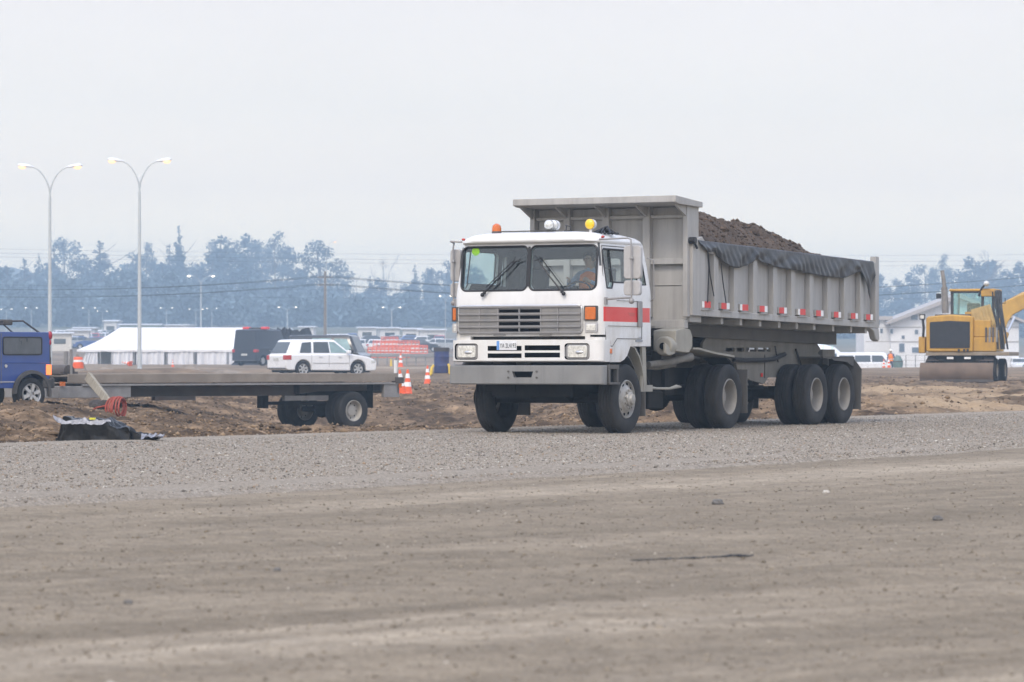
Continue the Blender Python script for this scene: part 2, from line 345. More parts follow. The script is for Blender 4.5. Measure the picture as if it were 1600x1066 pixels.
# gravel road sheet, thinning out to ragged edges
ss = rows([(-70,-30,2),(-30,60,.25),(60,200,2)]); qq = rows([(-.9,ROADW+1.2,.15)])
SS = np.repeat(ss[:,None],len(qq),1); QQ = np.repeat(qq[None,:],len(ss),0)
XX = RA.x+SS*RD.x+QQ*RN.x; YY = RA.y+SS*RD.y+QQ*RN.y
edge = np.minimum(QQ+.15+.18*fbm(SS*.5,QQ*0+3,4), ROADW-QQ+1.1*fbm(SS*.11,QQ*0+9,5,2.3,.6)-.2)
road_lift = np.clip(edge*.05,-.08,.02)
def road_z(X, Y):
    q = (np.asarray(X)-RA.x)*RN.x+(np.asarray(Y)-RA.y)*RN.y; s = (np.asarray(X)-RA.x)*RD.x+(np.asarray(Y)-RA.y)*RD.y
    return .0+.02*fbm(q*.7+5,s*.06,3)*.4
ZZ = np.where(edge>0, np.maximum(height(XX,YY)+.0, road_z(XX,YY)-.005), height(XX,YY))+road_lift
ZZ = np.where((QQ>.8)&(QQ<ROADW-.8), road_z(XX,YY)+.012*fbm(XX*3,YY*3,2)*.4, ZZ)
road = gmesh('gravel_road', XX, YY, ZZ, M_gravel); tag(road, 'grey gravel haul road under the dump truck', None, kind='structure')
hill = gmesh('far_hill', *(lambda A,B:(A,B,-6+52*np.exp(-((A+265)/120)**2)*sstep(1400,1560,B)*sstep(1760,1650,B)+6*fbm(A*.02,B*.02,3)))(*np.meshgrid(np.linspace(-620,80,70),np.linspace(1380,1770,30),indexing='ij')), mat('far hill scrub',(.12,.13,.09),.95,bump=.3,bs=.1))
tag(hill, 'faint hazy hill rising behind the trees', None, kind='structure')
# haze: one closed box of even density round camera and scene
hz_ = MB().box(-900,900,-90,1800,-14,62).build('haze', [], None, sharp=0); tag(hz_, 'blue smoky haze over the far ground', None, kind='stuff')
hm = bpy.data.materials.new('haze'); hm.use_nodes = True; n_ = hm.node_tree; n_.nodes.clear(); o_ = N(n_,'ShaderNodeOutputMaterial'); pv = N(n_,'ShaderNodeVolumePrincipled')
pv.inputs['Color'].default_value=(.60,.80,1.0,1); pv.inputs['Density'].default_value=.00095; pv.inputs['Anisotropy'].default_value=0
n_.links.new(pv.outputs[0], o_.inputs['Volume']); hz_.data.materials.append(hm); hm.cycles.homogeneous_volume = True if hasattr(hm.cycles,'homogeneous_volume') else True
def scatter(name, pts, rad, cols, m, flat=.6, seed=1):
    """many small broken stones as one mesh (stuff)"""
    rs = np.random.RandomState(seed); n = len(pts)
    base = np.array([(1,0,0),(-1,0,0),(0,1,0),(0,-1,0),(0,0,1),(0,0,-1)],float); F = np.array([(0,2,4),(2,1,4),(1,3,4),(3,0,4),(2,0,5),(1,2,5),(3,1,5),(0,3,5)])
    V = base[None]*(1+.5*(rs.rand(n,6,1)-.5))*rad[:,None,None]*np.stack([rs.uniform(.7,1.4,n),rs.uniform(.7,1.2,n),rs.uniform(flat*.6,flat*1.3,n)],-1)[:,None]+(rs.rand(n,6,3)-.5)*rad[:,None,None]*.35
    a = rs.rand(n)*6.28; c, s = np.cos(a)[:,None], np.sin(a)[:,None]
    V = np.stack([V[...,0]*c-V[...,1]*s, V[...,0]*s+V[...,1]*c, V[...,2]],-1)+pts[:,None]
    f = (F[None]+6*np.arange(n)[:,None,None]).reshape(-1,3)
    me = bpy.data.meshes.new(name); me.vertices.add(n*6); me.vertices.foreach_set('co', V.ravel().astype('f')); me.loops.add(f.size); me.loops.foreach_set('vertex_index', f.ravel().astype('i'))
    me.polygons.add(len(f)); me.polygons.foreach_set('loop_start', np.arange(0,f.size,3,dtype='i')); me.polygons.foreach_set('loop_total', np.full(len(f),3,'i')); me.update(calc_edges=True)
    at = me.attributes.new('tone','FLOAT','POINT'); at.data.foreach_set('value', np.repeat(cols,6).astype('f')); me.materials.append(m)
    o = bpy.data.objects.new(name, me); C.objects.link(o); return o
def stonemat(name, stops):
    m = bpy.data.materials.new(name); m.use_nodes = True; nt = m.node_tree; b = nt.nodes['Principled BSDF']; b.inputs['Roughness'].default_value=.9; b.inputs['Specular IOR Level'].default_value=.2
    a = N(nt,'ShaderNodeAttribute'); a.attribute_name='tone'; r = N(nt,'ShaderNodeValToRGB'); e = r.color_ramp.elements
    e[0].color=(*stops[0][1],1); e[1].color=(*stops[-1][1],1); e[0].position=stops[0][0]; e[1].position=stops[-1][0]
    for p,c in stops[1:-1]: x=e.new(p); x.color=(*c,1)
    nt.links.new(a.outputs['Fac'], r.inputs[0]); nt.links.new(r.outputs[0], b.inputs['Base Color']); return m
rs = np.random.RandomState(11)
n = 190000; q = rs.uniform(-.2,ROADW+.25,n); s = rs.uniform(-34,40,n); X = RA.x+s*RD.x+q*RN.x; Y = RA.y+s*RD.y+q*RN.y
k = (np.abs(X/Y)<.22); X, Y, q = X[k], Y[k], q[k]
o = scatter('gravel_stones', np.stack([X,Y,np.maximum(road_z(X,Y),height(X,Y))+.006],-1), rs.gamma(1.5,.0026,len(X))+.0032, rs.rand(len(X)), stonemat('gravel stones',[(0,(.10,.09,.08)),(.2,(.215,.188,.158)),(.45,(.285,.247,.195)),(.6,(.36,.26,.175)),(.65,(.34,.31,.27)),(.85,(.42,.38,.33)),(1,(.60,.57,.51))]))
tag(o, 'loose crushed stones on the gravel road', None, kind='stuff')
n = 34000; Y = rs.uniform(10,44,n)**1.0; X = rs.uniform(-.2,.2,n)*Y; q = (X-RA.x)*RN.x+(Y-RA.y)*RN.y; k = q > ROADW-.3; X, Y = X[k], Y[k]
o = scatter('dirt_crumbs', np.stack([X,Y,height(X,Y)+.001],-1), rs.gamma(1.2,.0026,len(X))+.0022, rs.rand(len(X)), stonemat('dirt crumbs',[(0,(.13,.108,.08)),(.5,(.21,.175,.13)),(.9,(.29,.245,.185)),(1,(.46,.42,.36))]), seed=2)
tag(o, 'small dry crumbs and pebbles on the packed dirt', None, kind='stuff')
n = 130000; Y = rs.uniform(42,135,n); X = rs.uniform(-.2,.2,n)*Y; q = (X-RA.x)*RN.x+(Y-RA.y)*RN.y; k = (q < -.2)&((X/Y<.09)|(rs.rand(n)<.35)); X, Y = X[k], Y[k]; rad = rs.gamma(1.0,.012,len(X))+.006
o = scatter('soil_clods', np.stack([X,Y,height(X,Y)+rad*.2],-1), rad, rs.rand(len(X)), stonemat('soil clods',[(0,(.062,.043,.027)),(.5,(.15,.103,.063)),(1,(.33,.235,.145))]), flat=.75, seed=3)
tag(o, 'broken brown soil clods beyond the road', None, kind='stuff')
# ------------------------------------------------------------------ trees
M_leaf = [mat('hazed dark foliage',(.08,.125,.15),.9,var=.45,vs=.6), mat('hazed grey green foliage',(.115,.165,.195),.9,var=.45,vs=.6), mat('olive foliage',(.12,.15,.13),.9,var=.4,vs=.5)]  # leaf colours made bluer and paler to carry part of the haze
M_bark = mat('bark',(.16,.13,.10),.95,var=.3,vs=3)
def crown_mesh(clumps, per, size, seed, squash=.75):
    rs = np.random.RandomState(seed); V = []; n = 0
    cs = []
    for (x,y,z,r) in clumps:
        k = int(per*r*r)
        d = rs.normal(size=(k,3)); d /= np.linalg.norm(d,axis=1)[:,None]; rr = r*(rs.rand(k,1)**.45)
        cs.append(np.array([[x,y,z]])+d*rr*np.array([[1,1,squash]]))
    P = np.concatenate(cs); k = len(P)
    a = rs.normal(size=(k,3)); a /= np.linalg.norm(a,axis=1)[:,None]; b = rs.normal(size=(k,3)); b -= a*(a*b).sum(1)[:,None]; b /= np.linalg.norm(b,axis=1)[:,None]
    s = size*rs.uniform(.5,1.3,(k,1)); V = np.stack([P-a*s, P+b*s*.5, P+a*s, P-b*s*.6],1).reshape(-1,3); f = np.arange(4*k)
    me = bpy.data.meshes.new('crown'); me.vertices.add(4*k); me.vertices.foreach_set('co', V.ravel().astype('f')); me.loops.add(4*k); me.loops.foreach_set('vertex_index', f.astype('i'))
    me.polygons.add(k); me.polygons.foreach_set('loop_start', np.arange(0,4*k,4,dtype='i')); me.polygons.foreach_set('loop_total', np.full(k,4,'i')); me.update(calc_edges=True); return me
def limbs(seed, H, lean, nl, r0, twig=0):
    rr = random.Random(seed); mb = MB(); pts = []; x=y=0
    for i in range(7):
        t = i/6; pts.append((x,y,H*t)); x += rr.uniform(-lean,lean); y += rr.uniform(-lean,lean)
    mb.tube(pts, [r0*(1-.85*i/6) for i in range(7)], 7)
    tips = []
    for k in range(nl):
        t = rr.uniform(.3,.95); i = int(t*6); p = Vector(pts[i]); a = rr.uniform(0,6.28); L_ = H*(.34*(1-t)+.1)*rr.uniform(.7,1.3)
        q = p+Vector((math.cos(a)*L_, math.sin(a)*L_, L_*rr.uniform(.5,1.3))); mid = (p+q)/2+Vector((0,0,-.08*L_))
        mb.tube([p,mid,q], [r0*.35*(1-t*.6), r0*.22*(1-t*.6), r0*.05], 5); tips.append(q)
        for j in range(twig):
            e = q+Vector((rr.uniform(-1,1),rr.uniform(-1,1),rr.uniform(.2,1.4)))*L_*.5; m2 = p.lerp(q, rr.uniform(.4,.9)); mb.tube([m2,(m2+e)/2+Vector((rr.uniform(-.1,.1),0,.1)),e],[r0*.12,r0*.07,r0*.025],3)
    return mb, tips
def tree_proto(kind, seed):
    rr = random.Random(seed)                 # every prototype is 10 m high, scaled when placed
    if kind == 'eucalypt':
        mb, tips = limbs(seed, 9.0, .25, 12, .22); cl = [(t.x*1.0,t.y*1.0,min(t.z,9.2),rr.uniform(.75,1.35)) for t in tips]+[(rr.uniform(-.6,.6),0,9.1,.9)]
        me = crown_mesh(cl, 110, .20, seed, .8)
    elif kind == 'dense':
        mb, tips = limbs(seed, 9.2, .12, 6, .25); cl = []
        for i in range(30):
            z = rr.uniform(.6,9.4); w = 2.2*(1-((z-3)/7.2)**2 if z > 3 else 1)**.8; w = max(w,.35); a = rr.uniform(0,6.28); d = w*rr.uniform(.2,.75); cl.append((math.cos(a)*d, math.sin(a)*d, z, max(.45,w*rr.uniform(.35,.6))))
        me = crown_mesh(cl, 120, .20, seed, 1.0)
    elif kind == 'conifer':
        mb, tips = limbs(seed, 9.7, .03, 4, .2); cl = []
        for i in range(64):
            z = .7+9.1*rr.random()**.85; w = 1.95*((10-z)/9.2)**.95+.03; a = rr.uniform(0,6.28); d = w*rr.uniform(.2,.7); cl.append((math.cos(a)*d, math.sin(a)*d, z, max(.10,w*.5)))
        me = crown_mesh(cl, 260, .15, seed, 1.2)
    elif kind == 'clumped':
        mb = MB(); mb.tube([(0,0,0),(.1,0,3),(-.2,0,6),(-.5,.1,8.6)],[.3,.22,.16,.06],7); mb.tube([(0,0,3.4),(1,.1,5),(1.7,.1,6.4)],[.14,.1,.04],6); mb.tube([(-.1,0,5),(-1.2,0,6.2),(-1.9,0,7.2)],[.12,.08,.03],6)
        cl = [(-.6,0,8.9,1.15),(.3,.3,8.3,.9),(-1.6,0,7.6,1.0),(-.9,.2,7.0,.9),(.2,-.2,6.9,.8),(1.5,0,6.7,1.1),(2.2,.1,5.6,1.0),(1.0,.2,5.3,.9),(-.3,0,5.4,.9),(-1.5,0,5.4,.7),(2.3,0,4.4,.9),(.6,0,4.2,1.1),(-.8,0,4.0,1.0),(1.6,0,3.2,1.0),(0,0,2.6,1.3),(-1.6,0,2.6,1.1)]
        me = crown_mesh(cl, 190, .17, seed, .85)
    else:
        mb, tips = limbs(seed, 9.5, .15, 16, .15, 4); me = crown_mesh([(t.x,t.y,t.z,.8) for t in tips], 12, .10, seed)
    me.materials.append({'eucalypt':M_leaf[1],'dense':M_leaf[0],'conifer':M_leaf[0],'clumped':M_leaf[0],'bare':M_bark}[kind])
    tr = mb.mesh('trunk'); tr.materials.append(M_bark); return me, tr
PROTO = {(k,i): tree_proto(k, 50+7*i+len(k)*13) for k in ('eucalypt','dense','conifer','bare') for i in range(4)}; PROTO[('clumped',0)] = tree_proto('clumped', 5)
def gy(y, Xf, lo=60, hi=1200):   # distance at which the ground meets image row y along column Xf
    for Y in np.arange(lo,hi,1.0):
        if CY-FPX*(hz(Xf*Y,Y,False)-EYE)/Y <= y: return float(Y)
    return hi
KN = {'eucalypt':('eucalyptus_tree','open-crowned eucalyptus'),'dense':('leafy_tree','dense dark leafy tree'),'conifer':('conifer_tree','pointed dark conifer'),'clumped':('pine_tree','tall dark pine with separate crown clumps'),'bare':('bare_tree','leafless bare tree')}
TREES = [ # (x, top row, width px, kind, distance, label)
 (8,418,62,'dense',640,'dense dark tree at the left edge of the photo, behind the blue pickup'),
 (38,410,44,'conifer',690,'broad conifer just left of the left tall street lamp'),
 (60,403,26,'conifer',720,'slim conifer directly left of the left tall street lamp'),
 (101,372,58,'eucalypt',680,'tall open eucalyptus right of the left tall street lamp'),
 (84,396,50,'conifer',700,'conifer directly behind the left tall street lamp'),
 (156,384,62,'conifer',690,'broad pointed conifer midway between the two tall street lamps'),
 (136,424,44,'conifer',660,'low pointed conifer left of the broad conifer between the tall lamps'),
 (183,424,50,'dense',710,'low dense tree filling the dip left of the right tall street lamp'),
 (229,380,44,'eucalypt',680,'open eucalyptus just right of the right tall street lamp'),
 (208,398,44,'dense',700,'dense tree directly behind the right tall street lamp'),
 (279,364,32,'conifer',680,'tallest pointed conifer above the white tent'),
 (264,386,34,'conifer',740,'shorter pale conifer beside the tallest pointed conifer'),
 (250,412,50,'dense',700,'low dense tree between the right tall lamp and the tallest conifer'),
 (300,436,44,'dense',720,'low dense tree right of the tallest conifer'),
 (326,378,48,'eucalypt',700,'first tall eucalyptus on the left of the big tree clump'),
 (345,372,50,'dense',680,'dense tree near the left end of the big tree clump'),
 (369,377,50,'eucalypt',690,'eucalyptus in the middle of the big tree clump'),
 (330,405,50,'dense',660,'low dense tree at the foot of the left part of the big tree clump'),
 (390,369,50,'dense',700,'dense tree in the middle of the big tree clump'),
 (410,376,44,'eucalypt',690,'eucalyptus left of the tallest airy tree in the big clump'),
 (433,363,54,'eucalypt',680,'tallest airy eucalyptus at the right end of the big tree clump'),
 (452,398,40,'dense',700,'dense tree at the right edge of the big tree clump'),
 (383,420,70,'dense',640,'low wide dense tree in front of the big tree clump'),
 (503,377,66,'clumped',660,'tall dark pine with separate crown clumps beside the utility pole'),
 (474,420,42,'dense',690,'low dense tree left of the clumped pine'),
 (530,440,46,'dense',680,'low dense tree right of the utility pole'),
 (556,428,30,'bare',720,'small leafless tree right of the clumped pine'),
 (578,434,24,'conifer',690,'small conifer left of the tall leafless tree'),
 (601,402,44,'bare',700,'tall leafless tree above the orange safety netting'),
 (620,428,34,'bare',720,'leafless tree right of the tall leafless one'),
 (594,436,34,'dense',690,'small dense tree at the foot of the tall leafless tree'),
 (648,417,20,'conifer',680,'narrow conifer left of the dump truck cab'),
 (673,420,28,'dense',690,'rounded tree between the narrow conifer and the truck cab'),
 (700,411,46,'dense',680,'dense tree directly left of the truck cab mirror'),
 (640,446,46,'dense',670,'low dense tree under the narrow conifer'),
 (735,418,50,'dense',690,'dense tree behind the truck windscreen'),
 (1374,430,34,'dense',690,'dense tree beside the tail of the dump bed'),
 (1400,438,40,'dense',670,'low dense tree above the flat roof of the white building'),
 (1425,428,40,'dense',690,'dense tree behind the gable of the white building'),
 (1446,414,42,'eucalypt',700,'open eucalyptus left of the excavator exhaust pipe'),
 (1474,398,34,'eucalypt',680,'tall eucalyptus behind the excavator exhaust pipe'),
 (1497,424,44,'dense',690,'dense tree behind the excavator cab'),
 (1520,404,50,'dense',700,'broad dense tree above the excavator work light'),
 (1547,392,50,'bare',680,'tall leafless tree right of the excavator cab'),
 (1546,408,56,'dense',710,'dense tree behind the tall leafless one on the right'),
 (1574,424,42,'dense',690,'low dense tree above the excavator boom'),
 (1596,412,44,'dense',680,'dense tree at the right edge of the photo'),
]
for i,(x,ty,wd,kind,Y,lab) in enumerate(TREES):
    Y = Y*1.42
    X = (x-CX)/FPX*Y; g = hz(X,Y,False); H = EYE+(CY-ty)*Y/FPX-g; w = wd*Y/FPX
    cm, tm = PROTO[(kind, 0 if kind=='clumped' else i%4)]
    co = np.zeros(len(cm.vertices)*3); cm.vertices.foreach_get('co',co); co = co.reshape(-1,3); zt = np.percentile(co[:,2],99.7); ww = np.percentile(co[:,0],97)-np.percentile(co[:,0],3)
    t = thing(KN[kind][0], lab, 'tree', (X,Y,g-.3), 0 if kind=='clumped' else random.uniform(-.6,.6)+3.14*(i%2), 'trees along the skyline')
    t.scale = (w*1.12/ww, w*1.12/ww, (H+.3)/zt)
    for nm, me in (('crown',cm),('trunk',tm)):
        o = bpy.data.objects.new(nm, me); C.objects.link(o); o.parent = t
# the wood below the skyline reads as one mass
rr = random.Random(4); cl = []
for k in range(620):
    Y = rr.uniform(800,935); X = rr.uniform(-.185,.185)*Y
    if .03 < X/Y < .10 and rr.random() < .6: continue
    g = hz(X,Y,False); top = (10.5+4*math.sin(X*.05)+rr.uniform(-2.5,2.5))*(1 if X<40 else .75)
    for j in range(rr.choice((3,4,4))): cl.append((X+rr.uniform(-2.5,2.5), Y+rr.uniform(-2.5,2.5), g+top*rr.uniform(.1,.85), rr.uniform(1.5,3.0)))
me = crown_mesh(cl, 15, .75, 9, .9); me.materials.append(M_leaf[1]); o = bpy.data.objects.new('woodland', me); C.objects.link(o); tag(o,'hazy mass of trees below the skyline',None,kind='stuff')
# ------------------------------------------------------------------ the dump truck
TH = R(27); TP = (1.71, 48.0); Dv = (math.sin(TH), math.cos(TH)); Nv = (-math.cos(TH), math.sin(TH))
def SP(x, y, v=0.0):   # photo pixel on the truck's side plane v -> (u, w), metres behind the front axle and above the road
    k = (x-CX)/FPX; X0 = TP[0]+v*Nv[0]; Y0 = TP[1]+v*Nv[1]; u = (k*Y0-X0)/(Dv[0]-k*Dv[1]); return u, EYE-(y-CY)*(Y0+u*Dv[1])/FPX
def FP(x, y, u=-.79):  # photo pixel on a plane across the truck -> (v, w)
    k = (x-CX)/FPX; X0 = TP[0]+u*Dv[0]; Y0 = TP[1]+u*Dv[1]; v = (k*Y0-X0)/(Nv[0]-k*Nv[1]); return v, EYE-(y-CY)*(Y0+v*Nv[1])/FPX
DUST = (.42,.37,.31)
m_white = None
def cabpaint():
    m = mat('white cab paint with red stripe',(.73,.74,.75),.32,var=.03,dirt=(.50,.46,.39),damt=.85,ds=2.2,coat=.3,zfade=(1.0,2.1),streak=.14); nt = m.node_tree; L = nt.links.new
    b = nt.nodes['Principled BSDF']; src = b.inputs['Base Color'].links[0].from_socket; t = N(nt,'ShaderNodeTexCoord'); s = N(nt,'ShaderNodeSeparateXYZ'); L(t.outputs['Object'], s.inputs[0])
    def cmp_(v, lo, hi):
        a = N(nt,'ShaderNodeMath',operation='GREATER_THAN'); L(v,a.inputs[0]); a.inputs[1].default_value=lo
        c = N(nt,'ShaderNodeMath',operation='LESS_THAN'); L(v,c.inputs[0]); c.inputs[1].default_value=hi
        d = N(nt,'ShaderNodeMath',operation='MULTIPLY'); L(a.outputs[0],d.inputs[0]); L(c.outputs[0],d.inputs[1]); return d.outputs[0]
    z = cmp_(s.outputs[2],1.672,1.892); u = cmp_(s.outputs[0],-.71,.90); w = N(nt,'ShaderNodeMath',operation='MULTIPLY'); L(z,w.inputs[0]); L(u,w.inputs[1])
    mx = N(nt,'ShaderNodeMix',data_type='RGBA'); L(w.outputs[0],mx.inputs[0]); L(src,mx.inputs[6]); mx.inputs[7].default_value=(.66,.02,.018,1)
    u2 = cmp_(s.outputs[0],.905,1.2); w2 = N(nt,'ShaderNodeMath',operation='MULTIPLY'); L(z,w2.inputs[0]); L(u2,w2.inputs[1])
    m2 = N(nt,'ShaderNodeMix',data_type='RGBA'); L(w2.outputs[0],m2.inputs[0]); L(mx.outputs[2],m2.inputs[6]); m2.inputs[7].default_value=(.33,.35,.37,1)
    L(m2.outputs[2], b.inputs['Base Color']); return m
M_cab = cabpaint()
M_wht = mat('white paint',(.73,.74,.75),.3,var=.03,dirt=(.48,.44,.37),damt=.5,ds=2,coat=.3)
M_blk = mat('black rubber seal',(.015,.015,.018),.5,var=.2)
M_blkp = mat('black plastic',(.03,.03,.032),.55,var=.2,dirt=DUST,damt=.25)
M_under = mat('dusty black underbody',(.008,.008,.008),.85,var=.4,vs=5,spec=.15,dirt=(.06,.05,.04),damt=.3,ds=3)
M_tyre = mat('tyre rubber',(.014,.015,.018),.8,var=.25,vs=4,spec=.25,dirt=(.15,.135,.115),damt=.28,ds=3,bump=.15,bs=40)
M_rim = mat('dusty cream steel rim',(.27,.255,.23),.7,var=.12,vs=5,dirt=(.22,.19,.16),damt=.5,ds=5)
M_frimt = mat('grey steel front rim',(.40,.39,.37),.45,metal=.35,var=.2,vs=9,dirt=(.25,.22,.18),damt=.6,ds=6)
M_holeshade = mat('painted hole shade',(.004,.004,.005),.9,var=0,spec=0)  # near-black colour stands in for the shade inside openings and wheel holes
M_bed = mat('grey painted steel',(.36,.352,.34),.55,var=.07,vs=3,dirt=(.41,.385,.345),damt=.45,ds=1.3,bump=.15,bs=7,streak=.45,rust=.5)
M_bedd = mat('dark grey dusty steel',(.085,.082,.078),.75,var=.15,vs=3,dirt=(.17,.155,.14),damt=.5,ds=2)
M_frame = mat('dusty beige chassis paint',(.19,.178,.155),.75,var=.12,vs=3,dirt=(.11,.10,.088),damt=.5,ds=2.5,bump=.1,bs=20,streak=.4,rust=.5)
M_beige = mat('cream painted steel',(.33,.315,.27),.65,var=.1,vs=3,dirt=(.19,.17,.145),damt=.45,ds=3,streak=.35,rust=.4)
M_red = mat('red reflective tape',(.62,.03,.03),.35,var=.08); M_rw = mat('white reflective tape',(.78,.78,.78),.35,var=.05)
M_amber = mat('amber lens',(.55,.12,.008),.25,var=.12,vs=40,coat=.5); M_clear = mat('clear lamp lens',(.62,.63,.62),.18,var=.3,vs=30,metal=.25,coat=.6)
M_chrome = mat('dull chrome',(.62,.63,.65),.28,metal=.9,var=.06,dirt=DUST,damt=.15); M_steelb = mat('brushed grey bumper steel',(.24,.245,.25),.38,metal=.4,var=.12,vs=2.5,dirt=(.27,.255,.23),damt=.5,ds=2.2,streak=.3,rust=.25)
M_grille = mat('silver grey grille plastic',(.27,.27,.28),.45,metal=.25,var=.08,dirt=DUST,damt=.3)
M_glass = glass('tinted windscreen glass',(.88,.93,.93),.065); M_side = glass('side window glass',(.86,.94,.94),.05)
M_mirr = mat('grey mirror housing',(.42,.42,.43),.55,var=.08,vs=12,dirt=DUST,damt=.4,ds=6)
M_int = mat('dark grey cab trim',(.09,.095,.10),.8,var=.2); M_seat = mat('seat fabric',(.06,.06,.068),.9,var=.2)

truck = thing('dump_truck','white and grey articulated dump truck with a red cab stripe driving on the gravel road','dump truck',(TP[0],TP[1],0),R(63))
# --- cab shell
def ring(w,u0,u1,v0,v1,r,k=6): return [(p[0],p[1],w) for p in rrect(u0,u1,v0,v1,r,k)]
mb = MB(); mb.loft([ring(1.07,-.77,1.06,.02,2.52,.13),ring(1.10,-.79,1.06,.02,2.52,.15),ring(1.45,-.79,1.06,.02,2.52,.15),ring(2.06,-.79,1.06,.02,2.52,.15),ring(2.16,-.775,1.055,.025,2.515,.15),ring(2.5,-.738,1.03,.07,2.47,.15),ring(2.86,-.70,.97,.12,2.42,.15)])
cab = mb.build('cab', [M_cab, M_int], truck)
inner = MB(); inner.loft([ring(1.40,-.68,.90,.09,2.45,.1),ring(2.10,-.70,.90,.09,2.45,.1),ring(2.5,-.665,.88,.13,2.41,.1),ring(2.82,-.63,.86,.17,2.37,.1)], m=0)
arch = MB(); ap = [(-.40,1.00),(-.36,1.07)]+[(-.36+.52*math.sin(R(a)), 1.29-.24*math.cos(R(a))*1.0) for a in (20,40,60,80)]+[(.20,1.305),(1.2,1.315),(1.2,.9),(-.40,.9)]
arch.prism(ap,'y',-.2,2.8)
SH = Matrix(((1,0,.107,-.107*2.15),(0,1,0,0),(0,0,1,0),(0,0,0,1)))
PAN = [(.14,1.235),(1.285,2.385)]
def pane(v0,v1,grow=0): return [(a,b) for a,b in rrect(v0-grow,v1+grow,2.15-grow,2.80+grow,.085+grow,5)]
ws = MB()
for v0,v1 in PAN: ws.prism(pane(v0,v1),'x',-1.0,-.60,M=SH)
DW = [(-.62,2.17),(-.62,2.71),(-.58,2.755),(.40,2.755),(.46,2.70),(.50,2.30),(.46,2.26),(-.36,2.26),(-.43,2.17)]
QW = [(.62,2.24),(.62,2.70),(.74,2.70),(.80,2.24)]
sw = MB(); sw.prism(DW,'y',-.3,.4); sw2 = MB(); sw2.prism(DW,'y',2.2,2.9); q1 = MB(); q1.prism(QW,'y',-.3,.4); q2 = MB(); q2.prism(QW,'y',2.2,2.9)
rw = MB(); rw.prism(rrect(.5,2.0,2.25,2.66,.06),'x',.7,1.2)
gap = MB(); gap.box(-1,-.70,.30,2.22,1.405,1.455); gap2 = MB(); gap2.box(-1,-.66,-.05,.22,1.44,1.475)
cut(cab,[inner,arch,ws,sw,sw2,q1,q2,rw,gap,gap2,MB().box(-1,-.66,.12,2.42,.9,1.40)])
for i,p in enumerate(cab.data.polygons):      # inside faces get the dark trim
    c = p.center
    k_ = max(0,c.z-2.1); lv = .02+.13*k_+.035; lu = -.79+.12*k_+.05
    if 1.38 < c.z < 2.83 and lu < c.x < .90 and lv < c.y < 2.54-lv: p.material_index = 1
# outer roof
mb = MB(); mb.loft([ring(2.845,-.73,.94,.105,2.435,.17),ring(2.87,-.79,.95,.09,2.45,.25),ring(2.90,-.80,.95,.10,2.44,.27),ring(2.945,-.775,.86,.14,2.40,.30),ring(2.985,-.70,.55,.24,2.30,.24),ring(3.015,-.58,.42,.40,2.14,.24),ring(3.03,-.40,.30,.60,1.94,.24)])
mb.build('roof', M_cab, truck, sharp=50)
